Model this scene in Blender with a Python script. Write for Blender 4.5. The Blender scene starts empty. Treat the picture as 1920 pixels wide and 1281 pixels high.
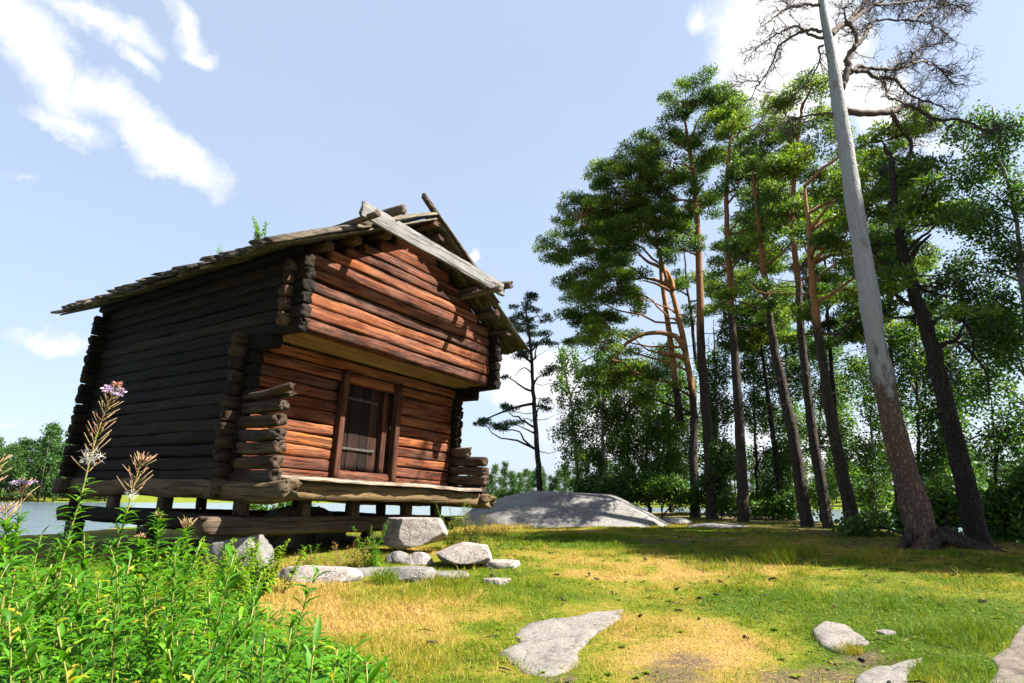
import bpy, math, random
import numpy as np
from mathutils import Matrix, Vector
R = math.radians
scene = bpy.context.scene
C = scene.collection

# ------------------------------------------------------------------ camera
FPX, PITCH, ROLL = 1139.7, R(14.6), R(0.35)
_r0 = np.array([1.0, 0, 0]); _u0 = np.array([0, -math.sin(PITCH), math.cos(PITCH)])
FWD = np.array([0, math.cos(PITCH), math.sin(PITCH)])
RT = math.cos(ROLL) * _r0 + math.sin(ROLL) * _u0
UP = math.cos(ROLL) * _u0 - math.sin(ROLL) * _r0
cam_d = bpy.data.cameras.new('camera'); cam = bpy.data.objects.new('camera', cam_d); C.objects.link(cam)
cam_d.sensor_width = 36; cam_d.lens = 36 * FPX / 1920; cam_d.clip_end = 5000; cam_d.clip_start = 0.05
cam.matrix_world = Matrix(((RT[0], UP[0], -FWD[0], 0), (RT[1], UP[1], -FWD[1], 0), (RT[2], UP[2], -FWD[2], 0), (0, 0, 0, 1)))
scene.camera = cam

def ray(x, y):
    d = FWD + RT * ((x - 960) / FPX) + UP * ((640.5 - y) / FPX)
    return d / np.linalg.norm(d)
def at(x, y, dist):                     # point of the sight line at a given distance north
    d = ray(x, y); return d * (dist / d[1])
def to_px(p):
    z = p @ FWD; return 960 + FPX * (p @ RT) / z, 640.5 - FPX * (p @ UP) / z

# ------------------------------------------------------------------ light, sky, exposure
SUN_AZ, SUN_EL = R(98), R(48)           # azimuth clockwise from +Y
SKY, SUN, EXPO = 0.056, 5.0, 2.2
scene.view_settings.view_transform = 'Standard'; scene.view_settings.look = 'None'
scene.view_settings.exposure = EXPO; scene.view_settings.gamma = 1
sd = np.array([math.sin(SUN_AZ) * math.cos(SUN_EL), math.cos(SUN_AZ) * math.cos(SUN_EL), math.sin(SUN_EL)])
sl = bpy.data.lights.new('sun', 'SUN'); sl.energy = SUN; sl.angle = R(0.5); sl.color = (1, 0.94, 0.85)
so = bpy.data.objects.new('sun', sl); C.objects.link(so)
so.rotation_euler = Vector(sd).to_track_quat('Z', 'Y').to_euler(); so.location = (30, 0, 40)
scene.cycles.max_bounces = 6; scene.cycles.diffuse_bounces = 1; scene.cycles.glossy_bounces = 2; scene.cycles.transparent_max_bounces = 4
scene.cycles.use_denoising = True

def N(nt, t, **k):
    n = nt.nodes.new(t)
    for a, b in k.items():
        if a == 'ins':
            for i, v in b.items(): n.inputs[i].default_value = v
        else: setattr(n, a, b)
    return n
def math_(nt, op, a, b=None, clamp=False):
    n = nt.nodes.new('ShaderNodeMath'); n.operation = op; n.use_clamp = clamp
    for i, v in enumerate((a, b)):
        if v is None: continue
        if isinstance(v, (int, float)): n.inputs[i].default_value = v
        else: nt.links.new(v, n.inputs[i])
    return n.outputs[0]
def mixc(nt, f, a, b, mode='MIX'):
    n = nt.nodes.new('ShaderNodeMix'); n.data_type = 'RGBA'; n.blend_type = mode
    for s, v in ((n.inputs[0], f), (n.inputs[6], a), (n.inputs[7], b)):
        if isinstance(v, (int, float)): s.default_value = v
        elif isinstance(v, tuple): s.default_value = (*v, 1) if len(v) == 3 else v
        else: nt.links.new(v, s)
    return n.outputs[2]
def ramp(nt, f, stops):
    n = nt.nodes.new('ShaderNodeValToRGB'); e = n.color_ramp.elements
    while len(e) < len(stops): e.new(0.5)
    for i, (p, c) in enumerate(stops):
        e[i].position = p; e[i].color = (*c, 1) if not isinstance(c, (int, float)) else (c, c, c, 1)
    if f is not None: nt.links.new(f, n.inputs[0])
    return n.outputs[0]
def noise(nt, vec, scale, detail=4, rough=0.55, col=False):
    n = N(nt, 'ShaderNodeTexNoise', ins={'Scale': scale, 'Detail': detail, 'Roughness': rough})
    if vec is not None: nt.links.new(vec, n.inputs['Vector'])
    return n.outputs['Color' if col else 'Fac']
def mapping(nt, vec, scale=(1, 1, 1), loc=(0, 0, 0)):
    n = N(nt, 'ShaderNodeMapping'); n.inputs['Scale'].default_value = scale; n.inputs['Location'].default_value = loc
    nt.links.new(vec, n.inputs['Vector']); return n.outputs[0]

def build_sky():
    w = bpy.data.worlds.new('World'); scene.world = w; w.use_nodes = True
    nt = w.node_tree; nt.nodes.clear()
    out = N(nt, 'ShaderNodeOutputWorld'); bg = N(nt, 'ShaderNodeBackground'); bg.inputs[1].default_value = SKY
    sky = N(nt, 'ShaderNodeTexSky', sky_type='NISHITA', sun_disc=False, sun_elevation=SUN_EL, sun_rotation=SUN_AZ,
            air_density=1.0, dust_density=1.6, ozone_density=1.0, altitude=10)
    tc = N(nt, 'ShaderNodeTexCoord'); v = tc.outputs['Generated']
    nz = noise(nt, v, 7.0, 9, 0.62, True)
    off = N(nt, 'ShaderNodeVectorMath', operation='MULTIPLY_ADD'); nt.links.new(nz, off.inputs[0])
    off.inputs[1].default_value = (0.12, 0.12, 0.12); off.inputs[2].default_value = (-0.06, -0.06, -0.06)
    add = N(nt, 'ShaderNodeVectorMath', operation='ADD'); nt.links.new(v, add.inputs[0]); nt.links.new(off.outputs[0], add.inputs[1])
    wv = add.outputs[0]
    def dot(vec):
        n = N(nt, 'ShaderNodeVectorMath', operation='DOT_PRODUCT'); nt.links.new(wv, n.inputs[0]); n.inputs[1].default_value = tuple(vec)
        return n.outputs['Value']
    # cumulus patches: seen along these directions, long axis turned by an angle, with a thickness
    blobs = [(60, 110, 150, 60, 62, 1.0), (30, 30, 120, 70, 40, 1.0), (190, 190, 150, 62, 30, 1.0), (320, 295, 140, 48, 24, 1.15),
             (180, 40, 120, 36, 25, 0.75), (240, 110, 70, 22, 35, 0.6), (340, 40, 90, 40, 55, 0.8), (375, 105, 60, 28, 20, 0.75),
             (120, 240, 110, 30, 22, .7),
             (110, 640, 130, 26, 4, 0.7), (30, 780, 110, 18, 3, 0.55), (20, 322, 60, 12, 5, 0.35),
             (1480, 70, 200, 150, 60, 1.7), (1650, 190, 120, 80, 40, 1.3), (1330, 40, 50, 40, 10, .8), (1440, 170, 90, 60, 0, 1.2), (895, 497, 24, 22, 0, 1.1),
             (1000, 720, 200, 90, 10, 1.1), (1180, 800, 260, 120, 0, 1.0), (1560, 850, 300, 120, 0, 0.9), (1720, 260, 90, 40, 20, .7),
             (-300, 500, 200, 60, 20, .9), (2300, 300, 300, 120, 10, 1.0), (900, -500, 400, 90, 20, .9)]
    m = None
    for (x, y, rx, ry, ang, amp) in blobs:
        c = ray(x, y); e1 = ray(x + 40 * math.cos(R(ang)), y + 40 * math.sin(R(ang))) - c; e1 -= c * (e1 @ c); e1 /= np.linalg.norm(e1)
        e2 = np.cross(c, e1)
        k = FPX * 1.0
        sc = 1 / (1 + ((x - 960) ** 2 + (y - 640) ** 2) / FPX ** 2) ** 0.5
        a = math_(nt, 'POWER', math_(nt, 'MULTIPLY', dot(e1), k / (rx * sc)), 2.0)
        b = math_(nt, 'POWER', math_(nt, 'MULTIPLY', dot(e2), k / (ry * sc)), 2.0)
        s = math_(nt, 'SUBTRACT', 1.0, math_(nt, 'SQRT', math_(nt, 'ADD', a, b)))
        front = math_(nt, 'GREATER_THAN', dot(c), 0.3)
        s = math_(nt, 'MULTIPLY', math_(nt, 'MULTIPLY', math_(nt, 'MAXIMUM', s, 0.0), amp), front)
        m = s if m is None else math_(nt, 'MAXIMUM', m, s)
    fine = noise(nt, v, 13.0, 12, 0.66)
    m2 = math_(nt, 'ADD', m, math_(nt, 'MULTIPLY', math_(nt, 'SUBTRACT', fine, 0.52), 1.25))
    gate = math_(nt, 'MULTIPLY', m, 6.0, True)
    mask = math_(nt, 'MULTIPLY', ramp(nt, m2, [(0.02, 0.0), (0.25, .45), (0.62, 1.0)]), gate)
    # thin high veil that pales the whole summer sky
    veil = math_(nt, 'ADD', math_(nt, 'MULTIPLY', noise(nt, mapping(nt, v, (1, 1, 2.5)), 1.6, 5), 0.3), 0.46)
    skyc = mixc(nt, veil, sky.outputs[0], (2.75, 3.25, 4.05))
    cc = mixc(nt, ramp(nt, m2, [(0.1, 0.0), (0.75, 1.0)]), (3.3, 3.6, 4.1), (4.7, 4.7, 4.7))
    col = mixc(nt, mask, skyc, cc)
    nt.links.new(col, bg.inputs[0]); nt.links.new(bg.outputs[0], out.inputs[0])
build_sky()

# ------------------------------------------------------------------ mesh helpers
class MB:
    def __init__(s): s.v = []; s.q = []; s.t = []; s.tone = []; s.n = 0
    def add(s, v, quads=None, tris=None, tone=0.5):
        v = np.asarray(v, float).reshape(-1, 3)
        s.v.append(v)
        if quads is not None and len(quads): s.q.append(np.asarray(quads, np.int64).reshape(-1, 4) + s.n)
        if tris is not None and len(tris): s.t.append(np.asarray(tris, np.int64).reshape(-1, 3) + s.n)
        s.tone.append(np.broadcast_to(np.asarray(tone, float), (len(v),)).copy()); s.n += len(v)
    def build(s, name, mat, parent=None, smooth=False, **props):
        me = bpy.data.meshes.new(name)
        v = np.concatenate(s.v); q = np.concatenate(s.q) if s.q else np.zeros((0, 4), int); t = np.concatenate(s.t) if s.t else np.zeros((0, 3), int)
        me.vertices.add(len(v)); me.vertices.foreach_set('co', v.astype(np.float32).ravel())
        nl = q.size + t.size; me.loops.add(nl); me.loops.foreach_set('vertex_index', np.concatenate([q.ravel(), t.ravel()]).astype(np.int32))
        npoly = len(q) + len(t); me.polygons.add(npoly)
        st = np.concatenate([np.arange(len(q)) * 4, q.size + np.arange(len(t)) * 3]).astype(np.int32)
        me.polygons.foreach_set('loop_start', st)
        a = me.attributes.new('tone', 'FLOAT', 'POINT'); a.data.foreach_set('value', np.concatenate(s.tone).astype(np.float32))
        me.update(calc_edges=True); me.validate()
        if smooth: me.polygons.foreach_set('use_smooth', np.ones(len(me.polygons), bool))
        me.materials.append(mat)
        o = bpy.data.objects.new(name, me); C.objects.link(o)
        if parent is not None: o.parent = parent
        for k, x in props.items(): o[k] = x
        return o
def tag(o, label, cat, group=None):
    o['label'] = label; o['category'] = cat
    if group: o['group'] = group
    return o
def thing(name, label, cat, loc=(0, 0, 0), rz=0, group=None):
    o = bpy.data.objects.new(name, None); C.objects.link(o); o.location = tuple(loc); o.rotation_euler = (0, 0, rz)
    o.empty_display_size = 0.2
    return tag(o, label, cat, group)
def unit(v): return v / (np.linalg.norm(v, axis=-1, keepdims=True) + 1e-12)
def tube(mb, pts, rad, n=8, tone=0.5, rng=None, rough=0.0, cap=True):
    pts = np.asarray(pts, float); m = len(pts); rad = np.broadcast_to(np.asarray(rad, float), (m,))
    tan = unit(np.gradient(pts, axis=0)); ref = np.array([0, 0, 1.0]) if abs(tan[0, 2]) < .9 else np.array([1.0, 0, 0])
    a = np.zeros((m, 3)); s = unit(np.cross(tan[0], ref))
    for i in range(m):
        s = unit(s - tan[i] * (s @ tan[i])); a[i] = s
    b = np.cross(tan, a); th = np.arange(n) * 2 * math.pi / n
    rr = rad[:, None] * np.ones(n)
    if rough: rr = rr * (1 + rough * rng.normal(size=rr.shape))
    v = pts[:, None] + rr[..., None] * (np.cos(th)[None, :, None] * a[:, None] + np.sin(th)[None, :, None] * b[:, None])
    i = np.arange(m - 1)[:, None] * n; j = np.arange(n)[None]; j2 = (j + 1) % n
    q = np.stack([i + j, i + j2, i + n + j2, i + n + j], -1).reshape(-1, 4)
    v = v.reshape(-1, 3); t = []
    if cap:
        v = np.concatenate([v, pts[:1], pts[-1:]]); k = m * n
        t = [(k, (x + 1) % n, x) for x in range(n)] + [(k + 1, (m - 1) * n + x, (m - 1) * n + (x + 1) % n) for x in range(n)]
    mb.add(v, q, t, tone)
def spline(p, n):
    p = np.asarray(p, float); k = len(p)
    if k < 3: return np.linspace(p[0], p[-1], n)
    out = []; ext = np.vstack([2 * p[0] - p[1], p, 2 * p[-1] - p[-2]])
    for u in np.linspace(0, k - 1, n):
        i = min(int(u), k - 2); f = u - i; a, b, c, d = ext[i:i + 4]
        out.append(.5 * ((2 * b) + (c - a) * f + (2 * a - 5 * b + 4 * c - d) * f * f + (3 * b - a - 3 * c + d) * f ** 3))
    return np.array(out)
def box(mb, lo, hi, tone=0.5, M=None):
    x0, y0, z0 = lo; x1, y1, z1 = hi
    v = np.array([(x0, y0, z0), (x1, y0, z0), (x1, y1, z0), (x0, y1, z0), (x0, y0, z1), (x1, y0, z1), (x1, y1, z1), (x0, y1, z1)], float)
    if M is not None: v = v @ M[0].T + M[1]
    mb.add(v, [(0, 3, 2, 1), (4, 5, 6, 7), (0, 1, 5, 4), (1, 2, 6, 5), (2, 3, 7, 6), (3, 0, 4, 7)], None, tone)
def timber(mb, p0, p1, w, h, rng, up=(0, 0, 1), expo=3.2, wob=0.006, endr=0.012, seg=0.12, n=14, tone=None, taper=0.0, face=None):
    """hewn log or board from p0 to p1: a rounded-square section that wavers along its length, with ragged ends"""
    p0 = np.asarray(p0, float); p1 = np.asarray(p1, float); L = np.linalg.norm(p1 - p0); t = (p1 - p0) / L
    upv = np.asarray(up, float); upv = upv - t * (upv @ t); upv /= np.linalg.norm(upv); sd_ = np.cross(t, upv)
    m = max(3, int(L / seg) + 1); th = (np.arange(n) + .5) * 2 * math.pi / n
    cx = np.sign(np.cos(th)) * np.abs(np.cos(th)) ** (2 / expo); cy = np.sign(np.sin(th)) * np.abs(np.sin(th)) ** (2 / expo)
    s = np.linspace(0, 1, m)
    def wv(amp):
        k = max(3, int(L / .5)); return np.interp(s, np.linspace(0, 1, k), rng.normal(size=k)) * amp
    hw = .5 * h * (1 + wv(.035)) * (1 - taper * s); ww = .5 * w * (1 + wv(.05)) * (1 - taper * s)
    oy, ox = wv(wob), wv(wob)
    prof = 1 + rng.normal(size=n) * (.035 if expo > 6 else .06)                      # flats and edges left by the axe run the whole length
    P = p0 + t * (s * L)[:, None] + upv * oy[:, None] + sd_ * ox[:, None]
    jit = rng.normal(size=(m, n)) * .022
    v = P[:, None] + sd_ * (ww[:, None] * (cx * prof + jit))[..., None] + upv * (hw[:, None] * (cy * prof + jit))[..., None]
    v[0] += t * (rng.normal(size=(n, 1)) * endr); v[-1] += t * (rng.normal(size=(n, 1)) * endr)
    i = np.arange(m - 1)[:, None] * n; j = np.arange(n)[None]; j2 = (j + 1) % n
    q = np.stack([i + j, i + j2, i + n + j2, i + n + j], -1).reshape(-1, 4)
    v = v.reshape(-1, 3); k = m * n
    # ends: a ring set in a little, then a centre
    e0 = P[0] + (v[:n] - P[0]) * .55 + t * rng.normal(size=(n, 1)) * endr * .7; e1 = P[-1] + (v[k - n:k] - P[-1]) * .55 + t * rng.normal(size=(n, 1)) * endr * .7
    v = np.concatenate([v, e0, e1, P[:1], P[-1:]])
    jj = np.arange(n); jn = (jj + 1) % n
    q = np.concatenate([q, np.stack([k + jj, k + jn, jn, jj], -1), np.stack([k - n + jj, k - n + jn, k + n + jn, k + n + jj], -1)])
    t_ = np.concatenate([np.stack([np.full(n, k + 2 * n), k + jn, k + jj], -1), np.stack([np.full(n, k + 2 * n + 1), k + n + jj, k + n + jn], -1)])
    mb.add(v, q, t_, rng.uniform(0, 1) if tone is None else tone)
def leaves(mb, c, d, L, W, rng, tone, fold=0.0):
    c = np.asarray(c); n = len(c); s = unit(np.cross(d, rng.normal(size=(n, 3)))); L = np.broadcast_to(L, (n,))[:, None]; W = np.broadcast_to(W, (n,))[:, None]
    nrm = np.cross(s, d)
    mid = c + d * L * .45 + nrm * W * fold
    v = np.stack([c, mid + s * W * .5, c + d * L, mid - s * W * .5], 1).reshape(-1, 3)
    mb.add(v, np.arange(4 * n).reshape(-1, 4), None, np.repeat(np.broadcast_to(tone, (n,)), 4))

# numpy value noise
def vnoise(x, y, seed=0):
    x = np.asarray(x, float); y = np.asarray(y, float); xi = np.floor(x).astype(np.int64); yi = np.floor(y).astype(np.int64)
    def h(a, b):
        k = (a * 374761393 + b * 668265263 + seed * 1442695041) & 0xffffffff
        k = ((k ^ (k >> 13)) * 1274126177) & 0xffffffff
        return ((k ^ (k >> 16)) & 0xffff) / 65535.0
    fx = x - xi; fy = y - yi; fx = fx * fx * (3 - 2 * fx); fy = fy * fy * (3 - 2 * fy)
    return (h(xi, yi) * (1 - fx) + h(xi + 1, yi) * fx) * (1 - fy) + (h(xi, yi + 1) * (1 - fx) + h(xi + 1, yi + 1) * fx) * fy
def fbm(x, y, seed=0, o=4):
    r = 0; a = .5
    for i in range(o): r = r + a * vnoise(x * 2 ** i, y * 2 ** i, seed + i); a *= .5
    return r / (1 - .5 ** o)
def sst(a, b, x): t = np.clip((x - a) / (b - a), 0, 1); return t * t * (3 - 2 * t)

# ------------------------------------------------------------------ materials
def new_mat(name):
    m = bpy.data.materials.new(name); m.use_nodes = True; nt = m.node_tree; nt.nodes.clear()
    out = N(nt, 'ShaderNodeOutputMaterial'); b = N(nt, 'ShaderNodeBsdfPrincipled'); nt.links.new(b.outputs[0], out.inputs[0])
    b.inputs['Roughness'].default_value = .8; b.inputs['Specular IOR Level'].default_value = .25
    return m, nt, b, out
def attr(nt, name='tone'):
    return N(nt, 'ShaderNodeAttribute', attribute_name=name).outputs['Fac']
def bump(nt, b, h, strength, dist=0.02):
    n = N(nt, 'ShaderNodeBump', ins={'Strength': strength, 'Distance': dist}); nt.links.new(h, n.inputs['Height']); nt.links.new(n.outputs[0], b.inputs['Normal'])
def wood(name, axis, dark, mid, light, grey=0.25, greycol=(.33, .29, .26), bstr=.8, cracks=.6):
    """weathered timber whose grain runs along the given local axis"""
    dark, mid, light, greycol = [tuple(x * .42 for x in q) for q in (dark, mid, light, greycol)]
    m, nt, b, out = new_mat(name)
    tc = N(nt, 'ShaderNodeTexCoord'); tone = attr(nt)
    cmb = N(nt, 'ShaderNodeCombineXYZ')
    for i in range(3): nt.links.new(math_(nt, 'MULTIPLY', tone, 17.3 + 5 * i), cmb.inputs[i])
    addv = N(nt, 'ShaderNodeVectorMath', operation='ADD'); nt.links.new(tc.outputs['Object'], addv.inputs[0]); nt.links.new(cmb.outputs[0], addv.inputs[1])
    sc = [1, 1, 1]; sc[axis] = .06; sf = [1, 1, 1]; sf[axis] = .03
    g = noise(nt, mapping(nt, addv.outputs[0], tuple(sc)), 26, 7, .62)
    fine = noise(nt, mapping(nt, addv.outputs[0], tuple(sf)), 120, 3, .6)
    big = noise(nt, addv.outputs[0], 1.7, 4, .6)
    sm = [1, 1, 1]; sm[axis] = .25
    patch = noise(nt, mapping(nt, addv.outputs[0], tuple(sm)), 4.5, 5, .65)
    f = math_(nt, 'ADD', math_(nt, 'MULTIPLY', g, .75), math_(nt, 'MULTIPLY', math_(nt, 'SUBTRACT', tone, .5), .42))
    f = math_(nt, 'ADD', f, math_(nt, 'MULTIPLY', math_(nt, 'SUBTRACT', patch, .5), .55))
    c = ramp(nt, math_(nt, 'ADD', f, .12), [(.26, dark), (.5, mid), (.76, light)])
    gf = math_(nt, 'MULTIPLY', ramp(nt, math_(nt, 'ADD', math_(nt, 'MULTIPLY', big, .6), math_(nt, 'MULTIPLY', g, .4)), [(.42, 0.0), (.60, 1.0)]), grey)
    c = mixc(nt, gf, c, greycol)
    cr = ramp(nt, fine, [(.30, 1.0), (.40, 0.0)])
    cr2 = ramp(nt, noise(nt, mapping(nt, addv.outputs[0], tuple(sf), (3, 7, 1)), 22, 2, .5), [(.37, 1.0), (.42, 0.0)])
    ck = math_(nt, 'MAXIMUM', math_(nt, 'MULTIPLY', cr, .55), cr2)
    c = mixc(nt, math_(nt, 'MULTIPLY', ck, cracks), c, tuple(x * .25 for x in dark))
    nt.links.new(c, b.inputs['Base Color']); b.inputs['Roughness'].default_value = .82; b.inputs['Specular IOR Level'].default_value = .18
    h = math_(nt, 'SUBTRACT', math_(nt, 'ADD', g, math_(nt, 'MULTIPLY', fine, .4)), math_(nt, 'MULTIPLY', ck, .9))
    bump(nt, b, h, bstr, .018)
    return m
RED = ((.028, .007, .003), (.23, .052, .013), (.60, .195, .050))
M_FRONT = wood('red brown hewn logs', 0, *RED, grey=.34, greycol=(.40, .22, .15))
M_SIDE = wood('shade-darkened side logs', 1, (.005, .003, .002), (.016, .0095, .005), (.048, .029, .014), grey=.15, greycol=(.05, .036, .022))  # near-black colour carries the shade on the left wall, not tar
M_ENDS = wood('shade-darkened log ends', 0, (.015, .009, .006), (.05, .028, .016), (.12, .065, .035), grey=.2, greycol=(.1, .08, .06))  # same logs as the front; shade beside the wing put into the colour
M_WINGX = wood('shade-darkened upper log ends', 0, (.03, .016, .009), (.12, .058, .03), (.26, .13, .07), grey=.35, greycol=(.24, .18, .15))  # gable log ends, their colour darkened to stand for shade
M_WING = wood('grey brown weathered log ends', 1, (.03, .016, .009), (.115, .064, .035), (.26, .155, .085), grey=.4, greycol=(.19, .155, .13))
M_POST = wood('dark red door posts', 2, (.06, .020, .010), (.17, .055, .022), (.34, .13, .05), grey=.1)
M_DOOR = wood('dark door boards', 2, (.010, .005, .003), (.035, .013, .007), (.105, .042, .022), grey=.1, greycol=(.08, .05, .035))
M_PLAT = wood('pale platform plank', 0, (.22, .15, .10), (.46, .36, .26), (.62, .53, .42), grey=.5, greycol=(.5, .46, .42), cracks=.45)
M_SOFF = wood('ochre soffit boards', 0, (.30, .17, .055), (.56, .36, .13), (.72, .50, .20), grey=.12, bstr=.4, cracks=.35)  # ochre wood, its colour lightened for light bounced up off the platform
M_GREY = wood('silver grey plank', 0, (.13, .12, .11), (.33, .315, .30), (.50, .49, .48), grey=.5, greycol=(.40, .40, .40), cracks=.7)
M_ROOF = wood('weathered roof boards', 0, (.045, .032, .02), (.16, .12, .075), (.40, .33, .23), grey=.5, greycol=(.33, .30, .25))
M_POLE = wood('dark roof poles', 1, (.05, .035, .025), (.15, .105, .075), (.28, .21, .16), grey=.3)
M_BEAM = wood('dark foundation timber', 0, (.03, .02, .014), (.10, .065, .042), (.19, .13, .085), grey=.25)
M_SILL = wood('yellow brown sill', 1, (.06, .035, .015), (.20, .13, .055), (.34, .23, .10), grey=.35, greycol=(.25, .22, .17))
M_SILLX = wood('yellow brown front sill', 0, (.07, .04, .015), (.24, .15, .06), (.38, .26, .11), grey=.25, greycol=(.28, .24, .18))
def iron():
    m, nt, b, out = new_mat('grey iron'); tc = N(nt, 'ShaderNodeTexCoord')
    c = ramp(nt, noise(nt, tc.outputs['Object'], 30, 4), [(.3, (.025, .02, .018)), (.7, (.085, .07, .06))]); nt.links.new(c, b.inputs['Base Color'])
    b.inputs['Metallic'].default_value = .4; b.inputs['Roughness'].default_value = .6; return m
M_IRON = iron()
def stone(name, c0, c1, c2, scale=1.0, lich=.25, crack=.5):
    c0, c1, c2 = [tuple(x * .46 for x in q) for q in (c0, c1, c2)]
    m, nt, b, out = new_mat(name); tc = N(nt, 'ShaderNodeTexCoord'); v = tc.outputs['Object']
    n1 = noise(nt, v, 2.2 * scale, 6, .6); n2 = noise(nt, v, 18 * scale, 6, .7); n3 = noise(nt, v, 90 * scale, 3, .7)
    f = math_(nt, 'ADD', math_(nt, 'MULTIPLY', n1, .55), math_(nt, 'MULTIPLY', n2, .45))
    c = ramp(nt, f, [(.36, tuple(x * .6 for x in c0)), (.5, c1), (.64, c2)])
    c = mixc(nt, math_(nt, 'MULTIPLY', ramp(nt, n3, [(.35, 1.0), (.48, 0.0)]), .55), c, tuple(x * .45 for x in c0))
    li = math_(nt, 'MAXIMUM', ramp(nt, noise(nt, v, 5 * scale, 7, .7), [(.56, 0.0), (.63, 1.0)]), ramp(nt, noise(nt, v, 1.8 * scale, 8, .75), [(.52, 0.0), (.66, .8)]))
    c = mixc(nt, math_(nt, 'MULTIPLY', li, lich), c, (.085, .078, .055))
    wv = N(nt, 'ShaderNodeTexVoronoi', feature='DISTANCE_TO_EDGE', ins={'Scale': 1.6 * scale})
    wn = N(nt, 'ShaderNodeVectorMath', operation='MULTIPLY_ADD'); nt.links.new(noise(nt, v, 3 * scale, 4, .6, True), wn.inputs[0]); wn.inputs[1].default_value = (.5, .5, .5); nt.links.new(v, wn.inputs[2])
    nt.links.new(wn.outputs[0], wv.inputs['Vector'])
    ck = math_(nt, 'MULTIPLY', ramp(nt, wv.outputs['Distance'], [(.0, 1.0), (.025, 0.0)]), ramp(nt, noise(nt, v, 1.3 * scale, 2), [(.5, 0.0), (.6, 1.0)]))
    c = mixc(nt, math_(nt, 'MULTIPLY', ck, crack), c, (.03, .025, .022))
    nt.links.new(c, b.inputs['Base Color']); b.inputs['Roughness'].default_value = .85
    bump(nt, b, math_(nt, 'SUBTRACT', math_(nt, 'ADD', n2, math_(nt, 'MULTIPLY', n3, .5)), math_(nt, 'MULTIPLY', ck, 1.2)), .7, .03)
    return m
M_STONE = stone('pinkish pale granite', (.32, .275, .25), (.54, .47, .43), (.70, .63, .585), 1.6, .2, .3)
M_STONE2 = stone('grey granite', (.19, .18, .17), (.33, .315, .30), (.46, .44, .42), 1.4, .45, .3)
M_BOULD = stone('smooth grey bedrock', (.22, .21, .20), (.33, .315, .30), (.42, .40, .38), .55, .12, .0)
M_SLAB = stone('flat pale rock', (.25, .225, .20), (.38, .345, .315), (.47, .435, .40), 1.6, .3, .3)
M_PATHM = stone('trodden gravel', (.16, .13, .10), (.30, .25, .20), (.42, .36, .30), 4, .1, 0)

def leafmat(name, stops, trans=.4, tint=(1.25, 1.3, .5), rough=.5, spec=.25, k=.7):
    stops = [(p, tuple(x * k for x in q)) for p, q in stops]
    m, nt, b, out = new_mat(name)
    oi = N(nt, 'ShaderNodeObjectInfo')
    t = math_(nt, 'ADD', attr(nt), math_(nt, 'MULTIPLY', math_(nt, 'SUBTRACT', oi.outputs['Random'], .5), .15))
    c = ramp(nt, t, stops); nt.links.new(c, b.inputs['Base Color']); b.inputs['Roughness'].default_value = rough; b.inputs['Specular IOR Level'].default_value = spec
    tr = N(nt, 'ShaderNodeBsdfTranslucent'); nt.links.new(mixc(nt, 1.0, c, tint, 'MULTIPLY'), tr.inputs[0])
    mx = N(nt, 'ShaderNodeMixShader'); mx.inputs[0].default_value = trans
    nt.links.new(b.outputs[0], mx.inputs[1]); nt.links.new(tr.outputs[0], mx.inputs[2]); nt.links.new(mx.outputs[0], out.inputs[0])
    return m
M_NEEDLE = leafmat('pine needles', [(0, (.020, .050, .014)), (.45, (.05, .105, .016)), (1, (.20, .27, .02))], .45, k=1.05)
M_NEEDLE2 = leafmat('bluish pine needles', [(0, (.020, .042, .026)), (.6, (.035, .075, .035)), (1, (.06, .11, .04))], .25, k=.8)
M_BIRCH = leafmat('birch leaves', [(0, (.022, .060, .014)), (.5, (.045, .115, .018)), (.85, (.12, .21, .022)), (1, (.20, .28, .03))], .45, k=.9)
M_FAR = leafmat('distant leaves', [(0, (.025, .070, .018)), (.5, (.055, .13, .025)), (1, (.10, .20, .035))], .35)
M_FIRE = leafmat('fireweed leaves', [(0, (.025, .10, .008)), (.5, (.075, .24, .012)), (.85, (.19, .42, .02)), (1, (.46, .38, .04))], .42, (1.3, 1.3, .5), .5, .2)
M_HERB = leafmat('yellow green herb leaves', [(0, (.09, .20, .010)), (.5, (.18, .32, .018)), (1, (.30, .40, .03))], .42)
M_DRY = leafmat('dry herb leaves', [(0, (.06, .10, .02)), (.4, (.16, .18, .04)), (.7, (.30, .19, .06)), (1, (.36, .22, .09))], .35, (1.2, 1.1, .7))
M_STEM = leafmat('green yellow stems', [(0, (.10, .17, .03)), (.5, (.26, .27, .06)), (1, (.36, .16, .08))], .15)
M_POD = leafmat('pink seed pods', [(0, (.28, .24, .08)), (.5, (.45, .26, .15)), (1, (.55, .20, .18))], .2, (1.1, 1, .9))
M_FLOWER = leafmat('violet petals', [(0, (.42, .30, .52)), (1, (.78, .62, .80))], .4, (1.1, 1, 1.1))
M_FLUFF = leafmat('white seed fluff', [(0, (.75, .74, .70)), (1, (.85, .84, .8))], .5, (1, 1, 1))
M_GRASS = leafmat('lawn grass', [(0, (.085, .19, .006)), (.3, (.19, .28, .010)), (.5, (.35, .34, .022)), (.72, (.56, .40, .085)), (1, (.62, .43, .16))], .35, (1.2, 1.15, .5), .6, .15, k=.62)

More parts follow.
